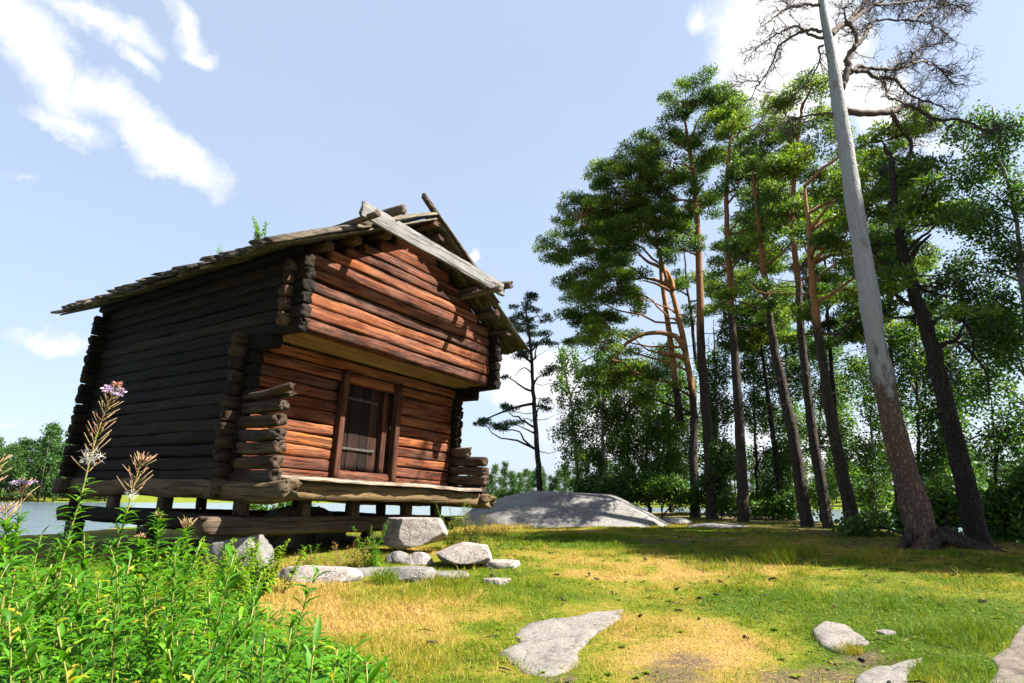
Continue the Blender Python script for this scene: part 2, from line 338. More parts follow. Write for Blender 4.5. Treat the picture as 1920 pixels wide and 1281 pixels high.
def bark(name, low, high, split, width, hue2=None, k_=.5):
    """pine bark: furrowed grey-brown plates low down, thin orange bark higher up (local z)"""
    low = tuple(x * k_ for x in low); high = tuple(x * k_ for x in high)
    m, nt, b, out = new_mat(name); tc = N(nt, 'ShaderNodeTexCoord'); v = tc.outputs['Object']
    sx = N(nt, 'ShaderNodeSeparateXYZ'); nt.links.new(v, sx.inputs[0])
    pl = N(nt, 'ShaderNodeTexVoronoi', feature='DISTANCE_TO_EDGE', ins={'Scale': 12.0})
    mp = mapping(nt, v, (1, 1, .35))
    wn = N(nt, 'ShaderNodeVectorMath', operation='MULTIPLY_ADD'); nt.links.new(noise(nt, v, 4, 4, .6, True), wn.inputs[0]); wn.inputs[1].default_value = (.28, .28, .28); nt.links.new(mp, wn.inputs[2])
    nt.links.new(wn.outputs[0], pl.inputs['Vector'])
    fur = ramp(nt, pl.outputs['Distance'], [(.0, 0.0), (.22, 1.0)])
    n1 = noise(nt, mapping(nt, v, (1, 1, .3)), 14, 8, .72)
    lo = mixc(nt, n1, tuple(x * .55 for x in low), tuple(x * 1.45 for x in low))
    lo = mixc(nt, math_(nt, 'MULTIPLY', math_(nt, 'SUBTRACT', 1.0, fur), .5), lo, tuple(x * .25 for x in low))
    hi = mixc(nt, n1, tuple(x * .6 for x in high), tuple(x * 1.35 for x in high))
    st = noise(nt, mapping(nt, v, (1, 1, .10)), 9, 6, .75); hi = mixc(nt, math_(nt, 'MULTIPLY', ramp(nt, st, [(.55, 0.0), (.68, 1.0)]), .6), hi, tuple(x * .42 for x in high))
    kn = ramp(nt, noise(nt, mapping(nt, v, (1, 1, .6)), 3.2, 3, .6), [(.64, 0.0), (.68, 1.0)]); hi = mixc(nt, math_(nt, 'MULTIPLY', kn, .55), hi, tuple(x * .9 for x in low))
    k = math_(nt, 'ADD', sx.outputs[2], math_(nt, 'MULTIPLY', math_(nt, 'SUBTRACT', noise(nt, mapping(nt, v, (1.6, 1.6, .6)), 1.6, 6, .7), .5), width * 4))
    f = ramp(nt, math_(nt, 'DIVIDE', math_(nt, 'SUBTRACT', k, split - width), 2 * width, True), [(.35, 0.0), (.65, 1.0)])
    c = mixc(nt, f, lo, hi); nt.links.new(c, b.inputs['Base Color']); b.inputs['Roughness'].default_value = .9
    bump(nt, b, math_(nt, 'ADD', math_(nt, 'MULTIPLY', fur, math_(nt, 'SUBTRACT', 1.0, math_(nt, 'MULTIPLY', f, .8))), math_(nt, 'MULTIPLY', n1, .4)), .9, .04)
    return m
M_BARK = bark('pine bark', (.105, .075, .055), (.36, .165, .065), 8.5, 2.5)
M_BARKO = bark('orange pine bark', (.115, .08, .058), (.50, .24, .09), 6.0, 1.5)
M_BARKD = bark('dark pine bark', (.060, .046, .038), (.12, .075, .05), 9.0, 2.0)
M_DEAD = bark('bare dead wood with bark plates', (.30, .185, .135), (.46, .46, .47), 3.6, 1.5)
M_DEADB = bark('grey brown dead branches', (.10, .075, .06), (.15, .11, .085), 2, 1)
M_BIRCHB = bark('birch bark', (.20, .17, .145), (.46, .43, .39), 3.0, 2.0)

# ------------------------------------------------------------------ ground heights
WATER_Z = -1.9
def shore_r(az):  # distance of the far shore by azimuth (deg)
    return 300 - 120 * sst(-12, 20, az)
def ground_z(x, y):
    x = np.asarray(x, float); y = np.asarray(y, float)
    z = -1.27 + .44 * sst(3.5, 12, y) + .02 * sst(12, 24, y) + .22 * sst(20, 32, y) * sst(0, 9, x)
    z = z + (fbm(x * .35, y * .35, 3) - .5) * .14 + (fbm(x * 1.3, y * 1.3, 9, 3) - .5) * .05
    n = (fbm(x * .18, y * .18, 21) - .5) * 3
    right = 8.9 + .13 * y + n * .4
    left = -11.5 + sst(10, 30, y) * 3.5 + n
    out = np.maximum.reduce([x - right, left - x, y - (33 + n), -40 - y + 0 * x])
    z = np.where(out > 0, np.maximum(z - .42 * out - .06 * np.clip(out, 0, 3), -4.0), z)
    r = np.hypot(x, y); az = np.degrees(np.arctan2(x, y)); rs = shore_r(az) + (fbm(az * .12, az * 0, 33) - .5) * 14
    far = -4 + 2.1 * sst(rs - 30, rs, r) + 4.6 * sst(rs, rs + 70, r) + 3.0 * sst(rs + 60, rs + 300, r)
    return np.where(r > 100, far, z)
def gz(x, y): return float(ground_z(np.array([x]), np.array([y]))[0])
def on_ground(x, y, lift=0.0):
    d = ray(x, y); t0 = 0.5
    ts = np.arange(1.5, 60, .02); p = ts[:, None] * d
    below = p[:, 2] < ground_z(p[:, 0], p[:, 1]) + lift
    i = int(np.argmax(below)) if below.any() else len(ts) - 1
    return p[i]

def base_patches():
    """(x, y, radius, dryness shift) patches of straw and of fresh green on the lawn"""
    L = []
    for (px, py, r, s) in [(640, 1150, 1.1, .30), (750, 1190, .8, .35), (560, 1110, .8, .3), (850, 1130, .6, .15), (1150, 1090, 1.0, .14), (1280, 1090, 1.6, .16), (1320, 1180, .9, .2), (1180, 1160, .6, .2),
                           (1500, 1090, 1.2, .1), (1240, 1240, .5, .25), (900, 1000, .8, .30), (700, 1110, .4, -.4), (1000, 1105, .9, -.35), (1080, 1020, 1.6, -.30), (1400, 1130, .8, -.25),
                           (1650, 1150, 1.0, -.26), (1780, 1160, 1.2, -.32), (1850, 1130, 1.2, -.25), (1500, 1240, .5, -.1), (1760, 1250, .6, -.6), (1640, 1215, .5, -.4), (1450, 1090, .8, -.25), (900, 1180, .5, -.15), (1050, 1005, 1.2, -.3)]:
        p = on_ground(px, py); L.append((p[0], p[1], r, s))
    return L
PATCH = base_patches()
def dryness(x, y):
    d = .43 + (fbm(x * .55, y * .55, 51) - .5) * .75 + (fbm(x * 3, y * 3, 57, 3) - .5) * .75
    for (a, b, r, s) in PATCH: d = d + s * np.exp(-((x - a) ** 2 + (y - b) ** 2) / (r * r))
    return d
def bare(x, y):
    b = sst(.62, .78, fbm(x * .8, y * .8, 77)) * .5
    for (px, py, r) in BARE: b = np.maximum(b, np.exp(-((x - px) ** 2 + (y - py) ** 2) / (r * r)))
    b = np.maximum(b, .85 * sst(4.5, 9.0, x + (fbm(x * .6, y * .6, 81) - .5) * 3) * sst(10.2, 12.5, y))
    return np.clip(b, 0, 1)
BARE = []
for (px, py, r) in [(1290, 1240, .35), (1560, 1265, .35), (1640, 1240, .4), (1250, 1015, 1.1), (640, 1015, 1.0), (1330, 1010, .9), (1050, 1270, .2), (1480, 1275, .4), (1260, 1270, .4)]:
    p = on_ground(px, py); BARE.append((p[0], p[1], r))

def build_ground():
    def axis(lo, hi, f0, f1, step):
        a = list(np.arange(f0, f1 + 1e-6, step)); s = step; x = f1
        while x < hi: s = min(s * 1.18, 60); x += s; a.append(x)
        s = step; x = f0; pre = []
        while x > lo: s = min(s * 1.18, 60); x -= s; pre.append(x)
        return np.array(pre[::-1] + a)
    xs = axis(-1500, 1500, -13, 17, .16); ys = axis(-300, 1800, 1.5, 36, .16)
    X, Y = np.meshgrid(xs, ys); Z = ground_z(X, Y); nx, ny = len(xs), len(ys)
    v = np.stack([X, Y, Z], -1).reshape(-1, 3)
    i = np.arange(ny - 1)[:, None] * nx + np.arange(nx - 1)[None]
    q = np.stack([i, i + 1, i + nx + 1, i + nx], -1).reshape(-1, 4)
    m, nt, b, out = new_mat('lawn soil and dry grass'); g = N(nt, 'ShaderNodeNewGeometry'); v_ = g.outputs['Position']
    t = attr(nt); n1 = noise(nt, v_, 9, 6, .7); n2 = noise(nt, v_, 45, 4, .7)
    dry = math_(nt, 'ADD', t, math_(nt, 'MULTIPLY', math_(nt, 'SUBTRACT', n1, .5), .7))
    c = ramp(nt, dry, [(.15, (.05, .085, .005)), (.42, (.12, .14, .009)), (.6, (.22, .165, .03)), (.85, (.30, .195, .065))])
    soil = mixc(nt, n2, (.045, .033, .021), (.15, .11, .075))
    bn = ramp(nt, math_(nt, 'ADD', attr(nt, 'bare'), math_(nt, 'MULTIPLY', math_(nt, 'SUBTRACT', n1, .5), .9)), [(.50, 0.0), (.85, .85)])
    c = mixc(nt, bn, c, soil)
    c = mixc(nt, math_(nt, 'MULTIPLY', ramp(nt, n2, [(.30, 1.0), (.45, 0.0)]), .5), c, (.025, .022, .008))
    nt.links.new(c, b.inputs['Base Color']); b.inputs['Roughness'].default_value = .95; b.inputs['Specular IOR Level'].default_value = .1
    bump(nt, b, math_(nt, 'ADD', n2, n1), .9, .05)
    far = np.hypot(v[:, 0], v[:, 1]) > 60
    mb = MB(); mb.add(v, q, None, np.where(far, .35 + .4 * (fbm(v[:, 0] * .02, v[:, 1] * .02, 5) - .5), dryness(v[:, 0], v[:, 1])))
    o = mb.build('ground', m, None, True, kind='structure')
    a = o.data.attributes.new('bare', 'FLOAT', 'POINT'); a.data.foreach_set('value', np.where(far, 0, bare(v[:, 0], v[:, 1])).astype(np.float32))
    # water of the bay
    m, nt, b, out = new_mat('bay water'); b.inputs['Base Color'].default_value = (.10, .135, .17, 1); b.inputs['Roughness'].default_value = .12; b.inputs['Specular IOR Level'].default_value = .5
    g = N(nt, 'ShaderNodeNewGeometry'); bump(nt, b, math_(nt, 'ADD', noise(nt, mapping(nt, g.outputs['Position'], (.6, 1.6, 1)), 1.4, 5, .6), noise(nt, mapping(nt, g.outputs['Position'], (.05, .15, 1)), 1.0, 3)), .35, .25)
    mb = MB(); mb.add([(-1400, -250, WATER_Z), (1400, -250, WATER_Z), (1400, 1000, WATER_Z), (-1400, 1000, WATER_Z)], [(0, 1, 2, 3)])
    mb.build('water', m, None, False, kind='structure')
build_ground()

# ------------------------------------------------------------------ the log storehouse
HP = np.array([-4.14, 9.144, -.011]); YAW = R(-56.34); TA, TB = R(1.35), R(.96)
bx = np.array([math.sin(YAW), math.cos(YAW), math.tan(TB)]); ax = np.array([math.cos(YAW), -math.sin(YAW), -math.tan(TA)])
ax /= np.linalg.norm(ax); bx -= ax * (bx @ ax); bx /= np.linalg.norm(bx); zx = np.cross(ax, bx)
HM = np.stack([ax, bx, zx], 1)                       # local -> world
def hworld(p): return HP + HM @ np.asarray(p, float)
def h_at(x, y, b):                                    # local point on the plane b = const
    d = HM.T @ ray(x, y); o = HM.T @ (-HP); t = (b - o[1]) / d[1]; return o + t * d
W, D, E1, E2, ZOH, ZE, ZR, EO, RO, RB = 5.0, 5.03, 1.0, .94, 2.475, 3.38, 5.18, .75, 1.48, .28
DA, DB, ZD, ZW = 1.82, 3.18, 2.16, 1.50
def build_house():
    rng = np.random.default_rng(4)
    h = thing('log_storehouse', 'old red brown log storehouse on stones with overhanging gable and plank roof', 'log cabin')
    h.matrix_world = Matrix(((*HM[0], HP[0]), (*HM[1], HP[1]), (*HM[2], HP[2]), (0, 0, 0, 1)))
    CH = (ZOH - .30) / 11
    # lower front wall
    f = MB(); fe = MB()
    for k in range(11):
        z = .30 + CH * (k + .5)
        if z < ZD - .02:
            timber(f, (-.02, rng.uniform(-.012, .012), z), (DA - .06, 0, z), .16, CH * rng.uniform(.93, 1.0), rng, expo=5, wob=.008)
            timber(f, (DB + .06, 0, z), (W + .26, rng.uniform(-.012, .012), z), .16, CH * rng.uniform(.93, 1.0), rng, expo=5, wob=.008)
        else: timber(f, (-.02, 0, z), (W + .26, 0, z), .17, CH * rng.uniform(.94, 1.0), rng, expo=5, wob=.008)
        timber(fe, (-.26 + rng.uniform(-.03, .03), .01, z), (-.03, .01, z), .155, CH * .95, rng, expo=3.2, wob=.004, endr=.015)
    f.build('front_wall', M_FRONT, h); fe.build('corner_notch', M_ENDS, h)
    # side walls: long logs whose low courses run forward as wings beside the platform
    for s, a in ((0, .02), (1, W - .02)):
        m = MB(); wg = MB()
        for k in range(17):
            z = .30 + CH * (k + .0) + .02
            b1 = D + .28 + rng.uniform(-.05, .06)
            if z > ZE + .30: continue
            if k <= (5 if s == 0 else 4):
                b0 = -E1 - rng.uniform(-.03, .10)
                if s == 1: b0 = -E1 + rng.uniform(-.03, .03) if k < 4 else -.55
                timber(wg, (a, b0, z), (a, -.12, z), .19, CH * rng.uniform(.88, 1.0), rng, expo=3.4, wob=.012, endr=.03)
                timber(m, (a, -.125, z), (a, b1, z), .17, CH * 1.0, rng, expo=4.5, wob=.007, endr=.02)
            elif z < ZOH - CH * 1.2:
                timber(m, (a, -.24 - rng.uniform(0, .04), z), (a, b1, z), .17, CH * 1.0, rng, expo=4.2, endr=.02)
            else:
                e = E2 + .26 if z > ZOH - .1 else E2 * (.45 if z < ZOH - .35 else .72)
                timber(m, (a, -e - rng.uniform(0, .05), z), (a, b1, z), .17, CH * 1.0, rng, expo=4.2, endr=.02)
        if s == 0:   # the rotten topmost wing log, split in two
            zt = .30 + CH * 6 + .02
            timber(wg, (a, -E1 - .20, zt + .06), (a, -.12, zt - .03), .15, CH * .5, rng, expo=2.3, wob=.03, endr=.05)
            timber(wg, (a + .12, -E1 + .02, zt - .02), (a + .1, -.12, zt - .05), .12, CH * .45, rng, expo=2.3, wob=.03, endr=.05)
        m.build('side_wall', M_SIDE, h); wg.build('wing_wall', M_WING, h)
    bk = MB()
    for k in range(16):
        z = .30 + CH * (k + .5); timber(bk, (-.28, D, z), (W + .28, D, z), .17, CH * .98, rng, expo=2.8)
    z = .30 + CH * 16
    while z < ZR - .25:
        hw = (ZR - .16 - z - CH * .5) / ((ZR - ZE) / (W / 2 + EO)); timber(bk, (W / 2 - hw, D, z + CH * .5), (W / 2 + hw, D, z + CH * .5), .16, CH * .98, rng); z += CH
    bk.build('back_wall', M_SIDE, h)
    # upper storey front, overhanging, running up into the gable
    g = MB(); ge = MB(); z = ZOH; slope = (ZR - ZE) / (W / 2 + EO); CU = .20
    while z < ZR - .30:
        ch = CU * rng.uniform(.9, 1.1); zc = z + ch / 2
        hw = min((ZR - .13 - zc - ch * .5) / slope, W / 2 + .22)
        timber(g, (max(W / 2 - hw + .04, -.03), -E2 + rng.uniform(-.014, .014), zc), (min(W / 2 + hw - .04, W + .2), -E2 + rng.uniform(-.014, .014), zc), .17, ch * rng.uniform(.93, 1.0), rng, expo=4.2, wob=.007)
        if W / 2 - hw + .04 < -.12: timber(ge, (W / 2 - hw + .04, -E2 + .01, zc), (-.04, -E2 + .01, zc), .16, ch * .94, rng, expo=3.2, wob=.004, endr=.02)
        z += ch
    g.build('gable_wall', M_FRONT, h); ge.build('corner_notch', M_WINGX, h)
    # ends of the inner wall timbers showing under the right-hand eave
    # soffit
    s = MB()
    for i, (b0, b1) in enumerate(((-E2 + .085, -E2 + .42), (-E2 + .425, -.36), (-.355, -.085))):
        timber(s, (.10 + .05 * i, (b0 + b1) / 2, ZOH + .03 - .004 * i), (W - .1, (b0 + b1) / 2, ZOH + .03 - .004 * i), b1 - b0, .05, rng, expo=8, wob=.004)
    s.build('soffit', M_SOFF, h)
    s = MB(); timber(s, (.10, -.13, ZOH - .12), (W - .1, -.13, ZOH - .12), .09, .16, rng, expo=5, wob=.006); s.build('wall_plate', M_FRONT, h)
    # floor, sills, platform
    p = MB(); timber(p, (.10, -.60, .325), (W - .15, -.60, .325), .92, .07, rng, expo=7, wob=.008, endr=.03, n=20)
    p.build('platform', M_PLAT, h)
    p = MB(); timber(p, (.0, -.86, .15), (W - .1, -.86, .15), .22, .26, rng, expo=3, wob=.012); timber(p, (-.2, .02, .15), (W + .2, .02, .15), .2, .26, rng)
    p.build('front_sill', M_SILLX, h)
    for a in (-.02, W + .02):
        p = MB(); timber(p, (a, -1.5 if a < 1 else -1.12, .13), (a, D + .62, .13), .30, .28, rng, expo=2.5, wob=.02, endr=.06); p.build('side_sill', M_SILL, h)
    p = MB(); timber(p, (-.3, D, .14), (W + .3, D, .14), .24, .27, rng); box(p, (.12, .12, .30), (W - .12, D - .12, .34)); p.build('floor', M_BEAM, h)
    # door: opening with two posts, threshold, boards, straps, lock
    for a in (DA, DB):
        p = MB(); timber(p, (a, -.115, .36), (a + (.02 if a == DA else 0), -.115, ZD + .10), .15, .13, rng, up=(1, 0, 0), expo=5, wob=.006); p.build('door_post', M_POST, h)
    p = MB(); timber(p, (DA + .07, -.02, .43), (DB - .07, -.02, .43), .18, .20, rng, expo=4, wob=.004); p.build('threshold', M_FRONT, h)
    p = MB(); timber(p, (DA + .07, -.02, ZD + .02), (DB - .07, -.02, ZD + .02), .16, .16, rng, expo=4); p.build('lintel', M_FRONT, h)
    d = MB(); x = DA + .08; ws = [.24, .27, .22, .25]; d1 = DB - .24
    for w_ in ws:
        timber(d, (x + w_ / 2, .03, .54), (x + w_ / 2, .03, ZD - .07), w_ * .985, .05, rng, up=(0, 1, 0), expo=9, wob=.002, endr=.004); x += w_
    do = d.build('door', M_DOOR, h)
    p = MB(); timber(p, (x + .07, .0, .54), (x + .07, .0, ZD - .07), .13, .16, rng, up=(0, 1, 0), expo=6, wob=.003); p.build('door_jamb', M_POST, h)
    for z in (.93, 1.83):
        p = MB(); timber(p, (DA - .14 if z < 1 else DA + .08, -.01 if z > 1 else -.012, z), (DA + .92, -.01, z - .01), .018, .045, rng, expo=6, wob=.002); tube(p, [(DA + .92, -.03, z - .01), (DA + .92, .0, z - .01)], .035, 10); p.build('hinge_strap', M_IRON, do)
    p = MB(); box(p, (DB - .14, -.125, 1.36), (DB - .10, -.085, 1.44)); p.build('lock', M_IRON, do)
    p = MB(); 
    for (lo, hi) in (((.09, .2, .36), (.12, D - .2, 3.3)), ((W - .12, .2, .36), (W - .09, D - .2, 3.3)), ((.14, .07, .36), (DA, .10, 2.4)), ((DB - .02, .07, .36), (W - .14, .10, 2.4)), ((DA, .07, ZD), (DB - .02, .10, 2.4))): box(p, lo, hi)
    box(p, (.14, -E2 + .05, ZOH + .1), (W - .14, -E2 + .08, 3.3)); p.build('inner_lining', M_BEAM, h)
    # roof boards, each slope one covering of half-round boards in two layers
    th = math.atan(slope); Ls = (W / 2 + EO) / math.cos(th)
    for sgn in (-1, 1):
        r = MB(); ctr = W / 2
        dirv = np.array([sgn * math.cos(th), 0, -math.sin(th)]); nv = np.array([sgn * math.sin(th), 0, math.cos(th)])
        top = np.array([ctr, 0, ZR])
        b = -RO + .02
        while b < D + RB:
            w_ = rng.uniform(.15, .21)
            st = top - dirv * .03; en = top + dirv * (Ls - .02 + rng.uniform(-.06, .05))
            for (p_, n_) in ((st, 0), (en, 0)): p_[1] = b + w_ / 2
            timber(r, st + nv * .02, en + nv * .02, w_ * 1.0, .035, rng, up=nv, expo=5, wob=.006, seg=.4, n=10)
            b += w_ * 1.01
        b = -RO - .03
        while b < D + RB:
            w_ = rng.uniform(.20, .32); lift = rng.uniform(.075, .11); nt_ = nv + np.array([0, -rng.uniform(.22, .45), 0])
            # each upper board in two lengths, overlapping
            c1 = rng.uniform(.35, .65) * Ls; e_ = Ls + rng.uniform(-.03, .11)
            a0 = top - dirv * rng.uniform(.0, .10); a1 = top + dirv * c1; a2 = top + dirv * (c1 - .18); a3 = top + dirv * e_
            for q_ in (a0, a1, a2, a3): q_[1] = b + w_ / 2 + rng.uniform(-.015, .015)
            timber(r, a0 + nv * (lift + .045), a1 + nv * (lift + .035), w_ * .98, rng.uniform(.04, .06), rng, up=nt_, expo=2.4, wob=.012, seg=.3, n=10, endr=.02)
            timber(r, a2 + nv * lift, a3 + nv * lift, w_ * 1.05, rng.uniform(.05, .08), rng, up=nt_, expo=2.3, wob=.012, seg=.3, n=10, endr=.03)
            b += w_ * .98
        r.build('roof_covering', M_ROOF, h)
        # purlins
        for i, u in enumerate((.34, 1.02, 1.72, 2.42, 3.0)):
            if sgn == 1 and False: continue
            c_ = top + dirv * u - nv * .085; p = MB(); fr = -RO + .10 if sgn > 0 else -RO + .45
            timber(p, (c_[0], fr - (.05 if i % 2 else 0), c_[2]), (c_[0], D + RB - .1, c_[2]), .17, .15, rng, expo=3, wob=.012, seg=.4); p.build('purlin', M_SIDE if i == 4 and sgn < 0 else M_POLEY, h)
        # rake pole along the front edge on the far slope, its head standing above the ridge
        if sgn == 1:
            p = MB(); t0 = top - dirv * .48 + nv * .17; t1 = top + dirv * 1.55 + nv * .19; t0[1] = t1[1] = -RO + .12
            timber(p, t0, t1, .11, .10, rng, up=nv, expo=3, wob=.012, endr=.012); p.build('rake_pole', M_POLEX, h)
        # roof poles lying along the slopes, which hold the boards down
        for u in ((1.42,) if sgn < 0 else (1.98,)):
            c_ = top + dirv * u + nv * .22; p = MB()
            timber(p, (c_[0], -RO - .42, c_[2]), (c_[0], D * .85, c_[2]), .15, .15, rng, expo=2.2, wob=.02, taper=.1, endr=.02); p.build('weight_pole', M_POLE, h)
    p = MB(); timber(p, (W / 2, -RO + .05, ZR - .06), (W / 2, D + RB - .1, ZR - .06), .16, .14, rng, expo=2.4); p.build('ridge_beam', M_POLEY, h)
    # heads of the poles standing over the ridge
    for b_, l_ in ((-.72, .20), (-.35, .16), (.05, .34), (.5, .22), (.9, .3), (1.4, .2)):
        p = MB(); dirv = np.array([math.cos(th), 0, -math.sin(th)]); t = np.array([W / 2, b_, ZR + .12])
        timber(p, t - dirv * l_, t + dirv * .9 , .09, .08, rng, up=(0, 0, 1), expo=2.4, endr=.01); p.build('ridge_pole', M_POLEX, h)
    # the silver-grey plank across the gable, tied to the pole ends
    bp = -RO - .28
    pl = h_at(684, 393, bp); pr = h_at(941, 543, bp)
    dv = (pr - pl) / np.linalg.norm(pr - pl)
    p = MB(); timber(p, pl - dv * .05, pr + dv * .05, .055, .28, rng, expo=9, wob=.004, endr=.012, n=18); p.build('gable_plank', M_GREY, h)
    for (x, y) in ((714, 400), (943, 541)):
        c_ = h_at(x, y, -RO - .55); p = MB(); timber(p, (c_[0], -RO - .50, c_[2]), (c_[0], .4, c_[2] - .02), .11, .11, rng, expo=2.3, wob=.006, endr=.012); tube(p, [(c_[0] - .02, -RO - .33, c_[2] - .02), (c_[0] + .10, -RO - .36, c_[2] + .17)], .014, 6); p.build('plank_peg', M_POLE, h)
    # foundation: beam under the front, beam under the left wall, short posts, rear beam
    p = MB(); timber(p, (-.55, -.35, -.37), (W - .6, -.35, -.31), .28, .27, rng, expo=3.2, endr=.03); p.build('foundation_beam', M_BEAM, h)
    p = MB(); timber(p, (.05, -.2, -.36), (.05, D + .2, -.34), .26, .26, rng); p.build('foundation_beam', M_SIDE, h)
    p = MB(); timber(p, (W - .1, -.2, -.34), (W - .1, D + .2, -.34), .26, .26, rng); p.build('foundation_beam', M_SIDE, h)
    p = MB(); timber(p, (-.2, D - .1, -.36), (W + .2, D - .1, -.36), .24, .24, rng); p.build('foundation_beam', M_BEAM, h)
    for (a, b_) in ((.02, -.35), (1.1, -.35), (2.1, -.35), (3.4, -.35), (W - .75, -.35), (.02, 1.7), (.02, 3.4), (.02, D - .1), (W - .1, 1.8), (W - .1, D - .2), (W / 2, D - .1)):
        p = MB(); timber(p, (a, b_, -.23), (a, b_, .02), .19, .19, rng, up=(1, 0, 0), expo=3.5, seg=.08); p.build('support_post', M_POST2, h)
    for (a, b_) in ((.05, D - .2), (W - .1, D - .2), (.05, 2.2), (W - .1, 2.2)):   # stub legs down to the ground at the back
        p = MB(); timber(p, (a, b_, -1.5), (a, b_, -.48), .26, .26, rng, up=(1, 0, 0)); p.build('support_leg', M_POST2, h)
    return h
M_POLEY = wood('brown purlins', 1, (.06, .026, .014), (.17, .075, .035), (.32, .16, .08), grey=.2)
M_POLEX = wood('brown sloping poles', 0, (.06, .035, .022), (.17, .11, .07), (.32, .23, .16), grey=.35)
M_POST2 = wood('dark support posts', 2, (.03, .02, .014), (.11, .075, .05), (.2, .145, .1), grey=.3)
build_house()

# ------------------------------------------------------------------ rocks
def rock(name, label, centre, size, seed, mat, rz=0, cuts=9, rough=.05, keep=.62, sub=5, tilt=(0, 0), cat='rock', group=None, cutlist=None):
    import bmesh
    rng = np.random.default_rng(seed); bm = bmesh.new(); bmesh.ops.create_icosphere(bm, subdivisions=sub, radius=1)
    v = np.array([x.co for x in bm.verts]); f = np.array([[q.index for q in t.verts] for t in bm.faces]); bm.free()
    pl = [(unit(rng.normal(size=3)), rng.uniform(keep, .92)) for _ in range(cuts)]
    if cutlist: pl = [(unit(np.array(n, float)), d) for n, d in cutlist] + pl
    for n, d in pl:
        k = v @ n; v = v - np.where(k > d, (k - d) * .93, 0)[:, None] * n
    def n3(p, s, sd_): return (fbm(p[:, 0] * s + 9 + p[:, 2] * s * .7, p[:, 1] * s + 5 - p[:, 2] * s * .6, sd_) - .5)
    v = v + unit(v) * (n3(v, 2.0, seed) * rough * 3 + n3(v, 7, seed + 3) * rough * 1.1)[:, None]
    v = v * np.array(size) * .5
    mb = MB(); mb.add(v, None, f)
    o = mb.build(name, mat, None, True); o.location = tuple(centre); o.rotation_euler = (tilt[0], tilt[1], rz)
    return tag(o, label, cat, group)
def slab(name, label, outline, mat, height=.05, seed=0, cat='rock', px=True, kind=None, depth=.08):
    rng = np.random.default_rng(seed)
    P = np.array([on_ground(x, y) for x, y in outline]) if px else np.array(outline, float)
    Q0 = np.vstack([P, P[:1]]); kk = np.linspace(0, len(P), len(P) * 9 + 1)[:-1]; P = np.stack([np.interp(kk, np.arange(len(Q0)), Q0[:, i]) for i in range(3)], -1) * .6 + spline(Q0, len(P) * 9 + 1)[:-1] * .4; c = P.mean(0)
    P = P + (P - c) * ((fbm(P[:, 0] * 5, P[:, 1] * 5, seed + 50) - .5)[:, None] * .22 + rng.normal(size=(len(P), 1)) * .012)
    rings = []; K = [1.03, 1.0, .97, .9, .78, .62, .45, .28, .12]
    Hh = [-depth, .0, .45, .75, .9, .97, 1, 1, 1]
    for k, hh in zip(K, Hh):
        r = c + (P - c) * k; g = ground_z(r[:, 0], r[:, 1])
        z = g + (hh * height * (1 + 1.2 * (fbm(r[:, 0] * 3, r[:, 1] * 3, seed) - .5)) if hh > 0 else hh) + (.004 if hh == 0 else 0)
        rings.append(np.stack([r[:, 0], r[:, 1], z], -1))
    n = len(P); v = np.concatenate(rings + [np.array([[c[0], c[1], gz(c[0], c[1]) + height]])]); q = []
    for i in range(len(K) - 1):
        j = np.arange(n); q.append(np.stack([i * n + j, i * n + (j + 1) % n, (i + 1) * n + (j + 1) % n, (i + 1) * n + j], -1))
    j = np.arange(n); k = (len(K) - 1) * n; t = np.stack([k + j, k + (j + 1) % n, np.full(n, len(K) * n)], -1)
    o0 = np.array([c[0], c[1], gz(c[0], c[1])])
    mb = MB(); mb.add(v - o0, np.concatenate(q), t); o = mb.build(name, mat, None, True); o.location = tuple(o0)
    SLABS.append(P[:, :2])
    if kind: o['kind'] = kind; return o
    return tag(o, label, cat)
SLABS = []
def rk(name, label, x0, x1, yt, yb, seed, mat, dr=.8, dist=None, bury=.12, **k):
    """a stone that spans these sight lines and stands on the ground below them"""
    g = on_ground((x0 + x1) / 2, yb); d0 = dist or g[1]; w = (at(x1, yb, d0) - at(x0, yb, d0))[0]
    dep = w * dr; dc = d0 + dep * .4; top = at((x0 + x1) / 2, yt, dc - dep * .1)[2]; c = at((x0 + x1) / 2, yb, dc)
    zb = min(g[2], gz(c[0], c[1])) - bury
    return rock(name, label, (c[0], c[1], (top + zb) / 2), (w * 1.04, dep, (top - zb)), seed, mat, **k)
